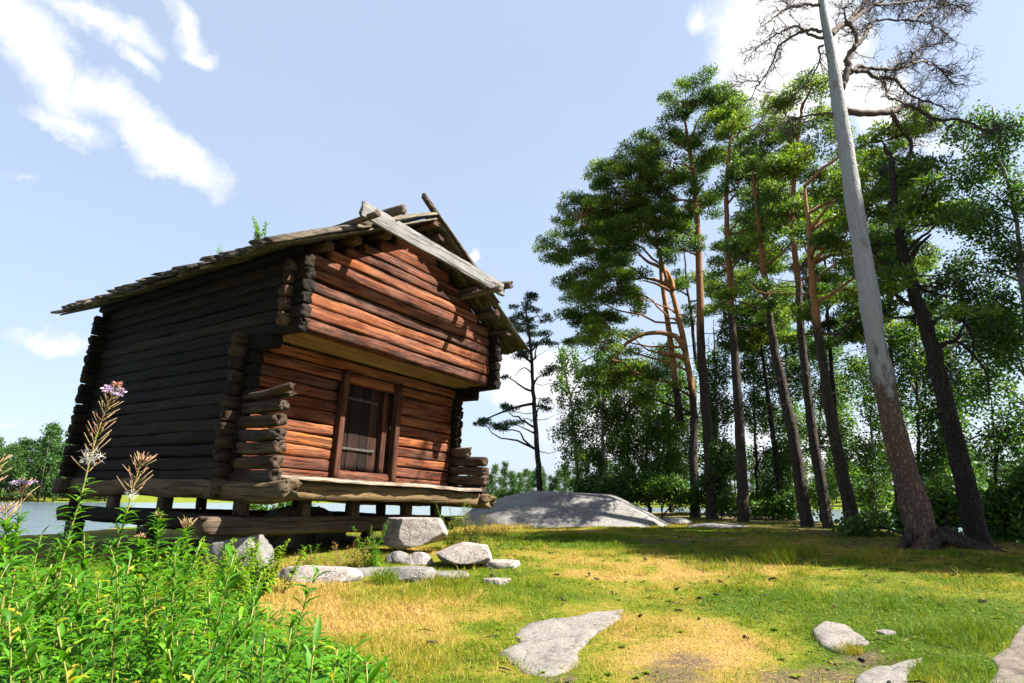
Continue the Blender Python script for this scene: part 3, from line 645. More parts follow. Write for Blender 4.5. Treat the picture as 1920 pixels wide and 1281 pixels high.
def build_rocks():
    hz = math.atan2(ax[1], ax[0])
    rk('boulder', 'large pale squared boulder carrying the near right corner of the storehouse', 704, 850, 956, 1042, 5, M_STONE, dr=.75, cuts=3, keep=.82, rough=.03, bury=-.02, rz=.12,
       cutlist=[((1, -.1, .25), .74), ((-1, -.5, .15), .62), ((.1, -1, .12), .62), ((0, 0, 1), .60), ((.4, 0, -1), .64), ((0, 1, 0), .7), ((.8, -.5, -.6), .78)])
    rk('boulder', 'pinkish wedge shaped boulder lying in front of the squared one', 812, 930, 1012, 1070, 8, M_STONE, dr=.8, cuts=4, keep=.78, rough=.03, bury=.0, cutlist=[((-.62, -.1, .78), .58), ((0, -1, .35), .6), ((0, 0, -1), .6), ((1, 0, .15), .78), ((.2, 0, 1), .72)])
    rk('boulder', 'grey sharp topped stone under the near left end of the beam', 385, 516, 994, 1040, 12, M_STONE2, dr=.6, cuts=4, keep=.68, dist=8.3, cutlist=[((-.25, 0, 1), .66), ((.95, -.2, .3), .66)])
    rk('rock', 'low pale rock slab at the foot of the storehouse by the shrubs', 518, 678, 1054, 1094, 15, M_STONE, dr=.55, cuts=4, keep=.75, rough=.035, cutlist=[((0, 0, 1), .62), ((0, -1, .4), .6)])
    rk('rock', 'rounded grey rock half sunk below the squared boulder', 722, 818, 1054, 1092, 18, M_STONE2, dr=.7, cuts=3, keep=.8, rough=.03, cutlist=[((0, 0, 1), .6)])
    rk('rock', 'dark flat rock in the gap left of the grey rounded rock', 655, 735, 1056, 1080, 19, M_STONE2, cuts=4, cutlist=[((0, 0, 1), .5)])
    rk('rock', 'small shaded stone wedged beneath the squared boulder', 722, 770, 1034, 1058, 21, M_STONE2, cuts=5)
    rk('rock', 'small pale stone peeking between the two big boulders', 758, 812, 1036, 1060, 22, M_STONE, cuts=5)
    rk('rock', 'grey rock bottom shaded by the wedge shaped boulder', 800, 880, 1064, 1086, 24, M_STONE2, cuts=4, cutlist=[((0, 0, 1), .5)])
    rk('rock', 'flat pale stone just right of the wedge shaped boulder', 905, 978, 1040, 1066, 25, M_STONE, cuts=4, cutlist=[((0, 0, 1), .4)])
    rk('rock', 'pale pointed rock flake in the grass below the wedge boulder', 905, 965, 1074, 1096, 26, M_STONE, cuts=4, cutlist=[((0, 0, 1), .4)])
    for i, (a_, b_, lab, sz) in enumerate(((.75, .75, 'added stone darkening the gap under the left part of the front', (.9, .7, .85)), (1.75, 1.0, 'added stone darkening the gap under the door', (1.0, .8, .9)), (2.75, 1.1, 'added stone darkening the gap behind the browning weed', (.95, .8, .85)), (W / 2 + 1.2, 2.6, 'added stone darkening the gap far under the floor', (1.2, .9, .9)))):  # stones added to hide the bright ground and keep this gap dark
        p = hworld((a_, b_, 0)); rock('rock', lab, (p[0], p[1], gz(p[0], p[1]) + .22), sz, 60 + i, M_STONE2, rz=hz + .2 * i, cuts=6)
    p = at(1068, 975, 21.5)
    rock('bedrock_dome', 'broad smooth grey whaleback of bedrock between storehouse and pines', (p[0], p[1] + .4, -1.02), (7.6, 5.0, 3.0), 41, M_BOULD, rz=.06, cuts=0, rough=.014, cutlist=[((.12, -.1, 1), .82), ((-.45, -.3, .85), .80), ((.75, -.2, .62), .80), ((0, -.75, .65), .70)])
    rk('rock', 'small bedrock hump at the right foot of the grey whaleback', 1235, 1295, 970, 984, 43, M_BOULD, cuts=3)
    rk('rock', 'long low rock ledge under the tall pines', 1290, 1400, 981, 990, 44, M_BOULD, cuts=3)
    slab('flat_rock', 'largest flat pale rock sunk in the lawn with dark cracks', [(1165, 1147), (1168, 1160), (1120, 1190), (1085, 1225), (1083, 1250), (1040, 1266), (980, 1258), (945, 1240), (935, 1228), (975, 1208), (965, 1190), (1000, 1170), (1050, 1162), (1120, 1148)], M_SLAB, .028, 3)
    slab('flat_rock', 'rounded flat rock in the grass right of the middle', [(1520, 1185), (1545, 1172), (1585, 1178), (1615, 1195), (1632, 1208), (1600, 1215), (1575, 1224), (1540, 1214), (1525, 1200)], M_SLAB, .045, 5)
    slab('flat_rock', 'pointed flat rock cut by the bottom edge of the picture', [(1732, 1235), (1700, 1242), (1670, 1252), (1640, 1254), (1605, 1272), (1610, 1300), (1690, 1300), (1705, 1262)], M_SLAB, .022, 7)
    slab('flat_rock', 'tiny sliver of flat rock in green grass near the rounded flat rock', [(1640, 1187), (1660, 1184), (1680, 1189), (1660, 1193)], M_SLAB, .02, 9)
    slab('path', '', [(1970, 1140), (1925, 1165), (1905, 1190), (1890, 1215), (1862, 1235), (1868, 1260), (1845, 1300), (1990, 1300), (2010, 1200)], M_PATHM, .012, 11, kind='structure', depth=.05)
build_rocks()
def in_slab(x, y):
    r = np.zeros(len(x), bool)
    for P in SLABS:
        c = P.mean(0); Q = c + (P - c) * .88; j = len(Q) - 1; ins = np.zeros(len(x), bool)
        for i in range(len(Q)):
            a, b = Q[i], Q[j]; cr = ((a[1] > y) != (b[1] > y)) & (x < (b[0] - a[0]) * (y - a[1]) / (b[1] - a[1] + 1e-12) + a[0]); ins ^= cr; j = i
        r |= ins
    return r

# ------------------------------------------------------------------ grass
def build_grass():
    rng = np.random.default_rng(2); mb = MB()
    n = 1300000; x = rng.uniform(-6, 14, n); y = 3.3 + (24 - 3.3) * rng.uniform(0, 1, n) ** 1.7
    p = np.stack([x, y, ground_z(x, y)], -1); u, w = to_px(p)
    ok = (u > -60) & (u < 1980) & (w < 1330) & (x < 12.3)
    loc = (p - HP) @ HM; ok &= ~((loc[:, 0] > .0) & (loc[:, 1] > -.1) & (loc[:, 0] < W))
    ok &= ~in_slab(x, y)
    br = bare(x, y); ok &= rng.uniform(0, 1, n) > br * .93
    dens = np.clip(fbm(x * 1.7, y * 1.7, 91) * 1.5 - .15, .15, 1); ok &= rng.uniform(0, 1, n) < dens
    x, y, p, br = x[ok], y[ok], p[ok], br[ok]; n = len(x)
    d = dryness(x, y) + rng.normal(size=n) * .2
    tuft = fbm(x * 1.1, y * 1.1, 95)
    tf2 = fbm(x * 4.5, y * 4.5, 97, 3)
    L = rng.uniform(.016, .05, n) * (.5 + 1.2 * sst(.45, .75, tuft) + 1.1 * sst(.52, .72, tf2)) * (1 + .4 * sst(.5, .2, d)) * (.72 + .03 * y)
    lean = unit(np.stack([rng.normal(size=n) * .75, rng.normal(size=n) * .75, rng.uniform(.35, 1.0, n)], -1))
    wd = rng.uniform(.0032, .0065, n) * (.6 + y * .10)
    s = unit(np.stack([rng.normal(size=n), rng.normal(size=n), np.zeros(n)], -1))
    v = np.stack([p - s * wd[:, None] * .5, p + s * wd[:, None] * .5, p + lean * L[:, None] + np.array([0, 0, -1]) * (L * .1)[:, None]], 1).reshape(-1, 3)
    mb.add(v, None, np.arange(3 * n).reshape(-1, 3), np.repeat(np.clip(d, 0, 1), 3))
    # flat straw and small round clover leaves between the blades
    k = 42000; xx = rng.uniform(-5, 12, k); yy = 3.3 + 12 * rng.uniform(0, 1, k) ** 1.7; ok = ~in_slab(xx, yy); lc = (np.stack([xx, yy, yy * 0], -1) - HP) @ HM; ok &= ~((lc[:, 0] > 0) & (lc[:, 1] > 0)); xx, yy = xx[ok], yy[ok]; k = len(xx)
    c = np.stack([xx, yy, ground_z(xx, yy) + rng.uniform(.004, .03, k)], -1); a = rng.uniform(0, 6.28, k); dry = dryness(xx, yy) + rng.normal(size=k) * .15; cl = (dry < .42) & (rng.uniform(size=k) < .75)
    dv = unit(np.stack([np.cos(a), np.sin(a), rng.normal(size=k) * .15], -1)); s = unit(np.cross(dv, np.array([0, 0, 1.0]) + rng.normal(size=(k, 3)) * .25)); L = np.where(cl, rng.uniform(.015, .032, k), rng.uniform(.03, .09, k)) * (1 + .04 * yy); Wd = np.where(cl, L * .85, .0035 * (1 + .08 * yy))
    v = np.stack([c, c + dv * L[:, None] * .5 + s * Wd[:, None] * .5, c + dv * L[:, None], c + dv * L[:, None] * .5 - s * Wd[:, None] * .5], 1).reshape(-1, 3)
    mb.add(v, np.arange(4 * k).reshape(-1, 4), None, np.repeat(np.where(cl, rng.uniform(0, .3, k), rng.uniform(.6, 1, k)), 4))
    mb.build('grass', M_GRASS, None, False, kind='stuff')
    # fallen twigs, cones and bark flakes, most of them under the pines
    tw = MB()
    for i in range(420):
        if i % 3: x = rng.uniform(3, 10.5); y = rng.uniform(9.5, 18)
        else: x = rng.uniform(-1.5, 8); y = rng.uniform(4.3, 11)
        if in_slab(np.array([x]), np.array([y]))[0]: continue
        c = np.array([x, y, gz(x, y) + .015]); a = rng.uniform(0, 6.28); L = rng.uniform(.05, .4) * (1 if i % 3 else .5); dv = np.array([math.cos(a), math.sin(a), 0])
        tube(tw, [c, c + dv * L * .5 + rng.normal(size=3) * .02, c + dv * L + np.array([0, 0, rng.uniform(-.01, .03)])], [.004, .006, .003] if L > .12 else [.008, .016, .006], 5, rng.uniform(0, 1))
    tw.build('fallen_twigs', M_DEADB, None, kind='stuff')
    # long straw-coloured grass by the shrubs and stones
    mb = MB(); cs = []
    for (px, py, r, k, L0, dr) in [(620, 1140, 1.0, 2600, .075, .75), (560, 1110, .6, 1200, .09, .75), (720, 1190, .7, 1300, .07, .75), (760, 1240, .8, 1500, .08, .55), (690, 1240, .6, 1400, .11, .45), (910, 1000, .6, 1400, .22, .75), (960, 990, .7, 1200, .16, .7),
                                (720, 1095, .16, 420, .22, .2), (835, 1090, .3, 500, .12, .4), (1480, 1040, .5, 900, .22, .35), (1450, 1055, .35, 500, .25, .3), (1590, 1222, .12, 350, .09, .5), (800, 1110, .6, 900, .1, .3), (960, 1110, .7, 900, .1, .2),
                                (1640, 1050, .5, 500, .2, .5), (1800, 1200, .35, 900, .12, .05), (1830, 1185, .3, 600, .12, .1), (1760, 1260, .4, 1200, .09, .1), (1350, 1060, .6, 700, .14, .3), (560, 1075, .3, 300, .25, .8), (1280, 965, .5, 300, .2, .6)]:
        c = on_ground(px, py); a = rng.uniform(0, 2 * math.pi, k); q = r * np.sqrt(rng.uniform(0, 1, k)); xx = c[0] + np.cos(a) * q; yy = c[1] + np.sin(a) * q
        cs.append(np.stack([xx, yy, ground_z(xx, yy), np.full(k, L0), np.full(k, dr)], -1))
    for i in range(950):
        xx0 = rng.uniform(-2.5, 10); yy0 = 4.0 + 10 * rng.uniform() ** 1.4; k = int(rng.integers(10, 34)); rr_ = rng.uniform(.02, .09)
        if bare(np.array([xx0]), np.array([yy0]))[0] > .6: continue
        lc = (np.array([xx0, yy0, 0]) - HP) @ HM
        if lc[0] > -.2 and lc[1] > -.3: continue
        xx = xx0 + rng.normal(size=k) * rr_; yy = yy0 + rng.normal(size=k) * rr_; d0 = float(np.clip(dryness(np.array([xx0]), np.array([yy0]))[0] + rng.normal() * .22, 0, 1))
        cs.append(np.stack([xx, yy, ground_z(xx, yy), np.full(k, rng.uniform(.05, .13)), np.full(k, d0)], -1))
    A = np.concatenate(cs); A = A[~in_slab(A[:, 0], A[:, 1])]; n = len(A); L = A[:, 3] * rng.uniform(.5, 1.3, n)
    lean = unit(np.stack([rng.normal(size=n) * .5, rng.normal(size=n) * .5, np.ones(n)], -1)); s = unit(np.stack([rng.normal(size=n), rng.normal(size=n), np.zeros(n)], -1))
    wd = .0035 * np.clip(A[:, 1] / 5, .7, 3); p0 = A[:, :3]; p1 = p0 + lean * (L * .55)[:, None]; bend = unit(lean + np.stack([rng.normal(size=n) * .5, rng.normal(size=n) * .5, -.25 * np.ones(n)], -1)); p2 = p1 + bend * (L * .5)[:, None]
    v = np.stack([p0 - s * wd[:, None] * .5, p0 + s * wd[:, None] * .5, p1 + s * wd[:, None] * .4, p1 - s * wd[:, None] * .4, p2], 1).reshape(-1, 3)
    k = np.arange(n)[:, None] * 5
    mb.add(v, k + np.array([[0, 1, 2, 3]]), k + np.array([[3, 2, 4]]), np.repeat(np.clip(A[:, 4] + rng.normal(size=n) * .15, 0, 1), 5))
    mb.build('tall_grass', M_GRASS, None, False, kind='stuff')
build_grass()
def build_lawn_weeds():
    rng = np.random.default_rng(66); mb = MB()
    for i in range(260):
        x = rng.uniform(-1.5, 8.5); y = 4.0 + 7 * rng.uniform() ** 1.5; lc = (np.array([x, y, 0]) - HP) @ HM
        if in_slab(np.array([x]), np.array([y]))[0] or (lc[0] > -.2 and lc[1] > -.3) or dryness(np.array([x]), np.array([y]))[0] > .62: continue
        c = np.array([x, y, gz(x, y) + .008]); m = int(rng.integers(5, 11)); tn = rng.uniform(.05, .4); r0 = rng.uniform(.02, .06)
        for j in range(m):
            a = j * 6.28 / m + rng.uniform(-.3, .3); el = rng.uniform(.1, .7); blade_leaf(mb, c, np.array([math.cos(a) * math.cos(el), math.sin(a) * math.cos(el), math.sin(el)]), r0 * rng.uniform(.7, 1.3), r0 * rng.uniform(.35, .6), rng, .3, np.clip(tn + rng.normal() * .08, 0, 1))
    mb.build('lawn_weeds', M_GRASS, None, kind='stuff')
# ------------------------------------------------------------------ trees
def px_size(x, y, d): return np.linalg.norm(at(x + 10, y, d) - at(x, y, d)) / 10
def limb(mb, p0, p1, r0, r1, rng, sag=.12, n=7, sides=5, wig=.05):
    p0 = np.asarray(p0); p1 = np.asarray(p1); L = np.linalg.norm(p1 - p0); t = np.linspace(0, 1, n)[:, None]
    c = p0 + (p1 - p0) * t + np.array([0, 0, -1]) * (np.sin(t * math.pi) * L * sag) + np.cumsum(rng.normal(size=(n, 3)) * wig * L / n * 2, 0) * np.sin(t * math.pi)
    tube(mb, c, np.linspace(r0, r1, n), sides, rng.uniform(.2, .8), cap=False); return c
def pine_pad(mb, c, r, rng, n, L=.15, Wd=.042, flat=.38, tone=.5):
    q = unit(rng.normal(size=(n, 3))) * (rng.uniform(0, 1, (n, 1)) ** .5) * np.array([r, r, r * flat])
    q[:, 2] += r * flat * .3
    d = unit(q / r * .7 + np.array([0, 0, .35]) + rng.normal(size=(n, 3)) * .8)
    leaves(mb, c + q, d, L * rng.uniform(.7, 1.3, n), Wd * rng.uniform(.7, 1.4, n), rng, np.clip(tone + rng.normal(size=n) * .2, 0, 1))
def trunk_pts(px, d, base=None, lift=-.25):
    P = np.array([at(x, y, d) for x, y in px]); 
    g = P[0].copy(); g[2] = gz(g[0], g[1]) + lift
    if g[2] < P[0][2]: P = np.vstack([g, P])
    else: P[0, 2] = g[2]
    return P
def pine(name, label, px, d, wpx, ell, seed, limbs=(), matb=None, matn=None, dens=1.0, group=None, depth=1.0, stems=(), padr=.55, cat='pine tree', dead_twigs=8):
    rng = np.random.default_rng(seed); P = trunk_pts(px, d); o0 = P[0].copy()
    t = thing(name, label, cat, o0, 0, group)
    tr = MB(); cr = MB(); s0 = px_size(px[0][0], px[0][1], d)
    C_ = spline(P, 40); C_[3:] += rng.normal(size=C_[3:].shape) * .012
    h = np.linspace(0, 1, 40); rad = wpx * s0 * .5 * (1 - .80 * h) ; rad *= .86; rad[:5] *= np.array([1.4, 1.2, 1.1, 1.04, 1.0]); rad[-1] *= .4
    tube(tr, C_ - o0, rad, 14, .5, rng, .035)
    for sp, w in stems:
        S = spline([at(x, y, d + .25) for x, y in sp], 18); tube(tr, S - o0, np.linspace(w, w * .45, 18) * s0 * .5, 10, .6, rng, .03)
    for lp, w in limbs:
        S = spline([at(x, y, d - .1 + .06 * i) for i, (x, y) in enumerate(lp)], 14); tube(tr, S - o0, np.linspace(w, w * .35, 14) * s0 * .5, 7, .6, rng, .04)
    for (cx, cy, rx, ry) in ell:
        s = px_size(cx, cy, d); R_ = np.array([rx, 0, ry]) * s * (1.2 if dens > .6 else 1.0); R_[1] = min(rx * s * 1.1, 2.0) * depth
        c = at(cx, cy, d) + np.array([0, rng.uniform(-1.2, 1.2) * depth, 0])
        n = max(3, int(dens * R_[0] * R_[1] * R_[2] ** .8 / (padr ** 2.2) * 2.7))
        k = np.argmin(np.abs(C_[:, 2] - (c[2] - .35 * R_[2] - .42 * np.linalg.norm(c[:2] - C_[np.argmin(np.abs(C_[:, 2] - c[2])), :2]))))
        limb(tr, C_[k] - o0, c - o0, .06, .018, rng, sag=rng.uniform(-.1, .12), wig=.16, n=10)
        for i in range(n):
            u = unit(rng.normal(size=3)) * rng.uniform(.25, 1) ** .6; pc = c + u * R_
            if rng.uniform() < .75: limb(tr, c + (pc - c) * .1 - o0, pc - o0, .028, .012, rng, n=5, sides=3)
            r = padr * rng.uniform(.55, 1.2)
            pine_pad(cr, pc - o0, r, rng, int(430 * (r / .55) ** 1.8), tone=rng.uniform(.25, .75))
    zt = C_[:, 2]
    for i in range(dead_twigs):          # bare stubs and thin dead twigs on the clean trunk
        k = rng.integers(12, 30); a = rng.uniform(0, 2 * math.pi); L = rng.uniform(.4, 1.9); e = C_[k] + np.array([math.cos(a) * L, math.sin(a) * L, rng.uniform(-.3, .35) * L]); cc = limb(tr, C_[k] - o0, e - o0, .022, .006, rng, sag=.08, sides=4, wig=.12)
        for j in range(3): limb(tr, cc[3 + j], cc[3 + j] + rng.normal(size=3) * .3 * L * .6, .009, .003, rng, sides=3, n=4)
    tr.build('trunk', matb or M_BARK, t, True); cr.build('crown', matn or M_NEEDLE, t)
    return t
def birch(name, label, px, d, wpx, ell, seed, dens=1.0, leaf=.085, group=None, matl=None, cat='birch tree', droop=1.0, depth=1.0, matb=None):
    rng = np.random.default_rng(seed); P = trunk_pts(px, d); o0 = P[0].copy(); t = thing(name, label, cat, o0, 0, group)
    tr = MB(); cr = MB(); s0 = px_size(px[0][0], px[0][1], d); C_ = spline(P, 30); C_[2:] += rng.normal(size=C_[2:].shape) * .02
    tube(tr, C_ - o0, wpx * s0 * .5 * (1 - .75 * np.linspace(0, 1, 30)), 9, .5, rng, .03)
    for (cx, cy, rx, ry) in ell:
        s = px_size(cx, cy, d); R_ = np.array([rx, rx * .9 * depth, ry]) * s; c = at(cx, cy, d) + np.array([0, rng.uniform(-1., 1.) * depth, 0])
        k = np.argmin(np.linalg.norm(C_ - (c - np.array([0, 0, .9])), axis=1)); limb(tr, C_[k] - o0, c - o0, .04, .012, rng, sag=-.06)
        n = max(4, int(dens * 44 * R_[0] * R_[2] / .8))
        for i in range(n):
            pc = c + unit(rng.normal(size=3)) * rng.uniform(.1, 1) ** .45 * R_
            if i % 2 == 0: limb(tr, c + (pc - c) * .15 - o0, pc - o0, .014, .004, rng, n=4, sides=3, sag=-.05)
            m = int(rng.uniform(28, 62)); L = rng.uniform(.35, .95) * droop           # a hanging spray of twigs with leaves
            u = rng.uniform(0, 1, m); q = pc + np.stack([rng.normal(size=m) * .13, rng.normal(size=m) * .13, -u * L + rng.normal(size=m) * .08], -1)
            dd = unit(np.stack([rng.normal(size=m), rng.normal(size=m), -.5 + rng.normal(size=m) * .5], -1))
            leaves(cr, q - o0, dd, leaf * rng.uniform(1.0, 1.7, m), leaf * rng.uniform(.75, 1.2, m), rng, np.clip(rng.uniform(.2, .8) + rng.normal(size=m) * .15, 0, 1))
    tr.build('trunk', matb or M_BIRCHB, t, True); cr.build('crown', matl or M_BIRCH, t); return t
def dead_pine():
    d = 12.0; rng = np.random.default_rng(17)
    px = [(1738, 1022), (1725, 985), (1706, 915), (1690, 860), (1668, 770), (1642, 640), (1624, 520), (1603, 390), (1588, 290), (1574, 205), (1562, 120), (1549, 50), (1538, -15), (1525, -90), (1515, -170)]
    wd = [78, 56, 48, 43, 40, 36, 32, 29, 26, 24, 19, 15, 12, 9, 4]
    P = np.array([at(x, y, d) for x, y in px]); s = np.array([px_size(x, y, d) for x, y in px]); o0 = P[0].copy(); o0[2] = gz(o0[0], o0[1])
    P = np.vstack([P[:1], P]); P[0, 2] = o0[2] - .25; P[1, 2] = o0[2] + .03; rr = np.r_[np.array(wd[:1]) * s[:1] * .62, np.array(wd) * s * .5]
    t = thing('dead_pine', 'tall bare dead pine, silver above and bark plated below, leaning in front of the pines', 'dead tree', o0)
    n = 90; C_ = spline(P, n); rad = np.interp(np.linspace(0, 1, n), np.linspace(0, 1, len(rr)), rr)
    rad *= 1 + .05 * np.interp(np.arange(n), np.arange(0, n, 3), rng.normal(size=len(range(0, n, 3))))
    mb = MB(); tube(mb, C_ - o0, rad, 22, .5, rng, .03)
    mb.build('trunk', M_DEAD, t, True)
    # roots
    for i, (dx, dy, L) in enumerate(((.9, -.35, 1.2), (.7, -.9, 1.3), (-.2, -1.0, .6), (-.9, -.3, .5), (1.0, .1, .9), (.3, -1.0, 1.0))):
        q = unit(np.array([dx, dy, 0])); p0 = o0 + q * .28; pts = []
        for u in np.linspace(0, 1, 9):
            w = p0 + q * u * L + np.array([-q[1], q[0], 0]) * .12 * math.sin(u * 5 + i); w[2] = gz(w[0], w[1]) + .26 * (1 - u) ** 3 + .03 - .07 * u; pts.append(w - o0)
        m = MB(); tube(m, pts, np.linspace(.11, .02, 9), 8, .3, rng, .1); m.build('root', M_BARK, t, True)
    br = MB(); tw = MB()
    def twig(p, dirv, L, r, lev, out):
        k = max(4, int(L / .11)); pts = [p]; dv = unit(dirv)
        for i in range(k):
            dv = unit(dv + rng.normal(size=3) * .33 + out * .05); pts.append(pts[-1] + dv * L / k)
        pts = np.array(pts); tube(tw, pts - o0, np.linspace(r, max(r * .35, .0035), len(pts)), 4 if r > .012 else 3, .5, cap=False)
        if lev > 0:
            for j in range(int(L / (.13 if lev > 1 else .10)) + 1):
                i = rng.integers(1, len(pts) - 1) if len(pts) > 2 else 1
                sd_ = unit(np.cross(pts[i] - pts[i - 1], rng.normal(size=3))); twig(pts[i], unit(pts[i] - pts[i - 1]) * .75 + sd_ * rng.uniform(.5, 1.1), L * rng.uniform(.3, .6), r * .55, lev - 1, out)
    B = [([(1577, 165), (1590, 131), (1590, 108), (1606, 82), (1603, 59), (1590, 43)], 15, 6, .1), ([(1557, 66), (1575, 50), (1593, 39), (1605, 25), (1620, 7), (1645, -15), (1690, -40)], 12, 5, .6),
         ([(1590, 45), (1620, 22), (1642, 7), (1680, -10), (1730, -30)], 7, 3, .8), ([(1600, 90), (1612, 80), (1623, 62), (1630, 50), (1642, 38), (1695, 38), (1741, 43), (1774, 62)], 8, 2, .9),
         ([(1590, 140), (1610, 125), (1629, 128), (1669, 131), (1690, 128), (1708, 121), (1712, 105), (1721, 92), (1757, 82), (1782, 80)], 8, 2, 1.0), ([(1708, 117), (1730, 116), (1754, 123), (1770, 138), (1787, 157)], 4, 2, 1.3),
         ([(1593, 133), (1623, 134), (1642, 146), (1675, 148), (1690, 162), (1701, 174), (1725, 186), (1757, 197), (1783, 210)], 9, 2, 1.2), ([(1588, 210), (1642, 213), (1672, 210), (1686, 202), (1698, 197), (1724, 207), (1751, 223), (1800, 226), (1846, 243), (1870, 245)], 13, 3, .7),
         ([(1672, 212), (1680, 225), (1688, 243), (1700, 257), (1708, 266), (1711, 289), (1722, 312), (1734, 328)], 9, 4, .8), ([(1698, 197), (1680, 187), (1665, 184), (1661, 170), (1659, 157), (1652, 151)], 4, 3, .9),
         ([(1672, 212), (1675, 228), (1660, 245), (1640, 256)], 4, 2, .5), ([(1560, 213), (1540, 214), (1518, 216), (1500, 220), (1478, 228), (1458, 236)], 5, 2, .4),
         ([(1541, 60), (1521, 56), (1505, 60), (1488, 66), (1470, 78), (1459, 89), (1450, 110), (1442, 131), (1430, 150), (1416, 166)], 6, 2, .3), ([(1543, 72), (1521, 66), (1505, 55), (1492, 49), (1475, 55), (1462, 62), (1440, 75), (1413, 95)], 6, 2, .6),
         ([(1545, 85), (1534, 90), (1538, 105), (1534, 121), (1525, 140), (1513, 156)], 4, 2, .1), ([(1538, 10), (1515, 8), (1490, 12), (1475, 15), (1455, 30), (1440, 42)], 6, 2, -.3), ([(1533, -20), (1500, -30), (1470, -20), (1450, -10)], 6, 2, .4),
         ([(1530, -60), (1570, -80), (1630, -95), (1700, -70)], 7, 2, -.6), ([(1708, 40), (1740, 15), (1775, 5), (1800, 15)], 4, 2, 1.6), ([(1640, 10), (1690, 5), (1740, 0), (1790, -20)], 5, 2, 1.2)]
    for pts, w0, w1, dz in B:
        n_ = len(pts); W_ = np.array([at(x, y, d + dz * i / (n_ - 1) * 2.0) for i, (x, y) in enumerate(pts)]); S = spline(W_, 6 * n_); S[2:-1] += rng.normal(size=S[2:-1].shape) * .012
        sc = px_size(pts[0][0], pts[0][1], d); tube(br, S - o0, np.linspace(w0, w1, len(S)) * sc * .5, 8, .5, rng, .05)
        axis_ = C_[np.argmin(np.abs(C_[:, 2] - S[0][2]))]
        L_ = np.linalg.norm(np.diff(S, axis=0), axis=1).sum(); cnt = int(L_ * 5.2 * (1.3 if pts[-1][0] > 1700 else 1)) + 2
        for j in range(cnt):
            u = rng.uniform(.22, 1) ** .8; i = min(int(u * (len(S) - 1)), len(S) - 2); tg = unit(S[i + 1] - S[i]); sd_ = unit(np.cross(tg, rng.normal(size=3)))
            out = unit(S[i] - axis_ + np.array([0, 0, .2])); twig(S[i], tg * .7 + sd_ * .9, rng.uniform(.30, .85) * (.6 + .5 * u), .012, 2, out)
        twig(S[-1], S[-1] - S[-3], .6, w1 * sc * .5, 2, unit(S[-1] - axis_))
    br.build('branch', M_DEADB, t, True); tw.build('twigs', M_DEADB, t)
    # bark torn off: an orange-brown bare patch with ragged bark beside it is part of the trunk material
    return t
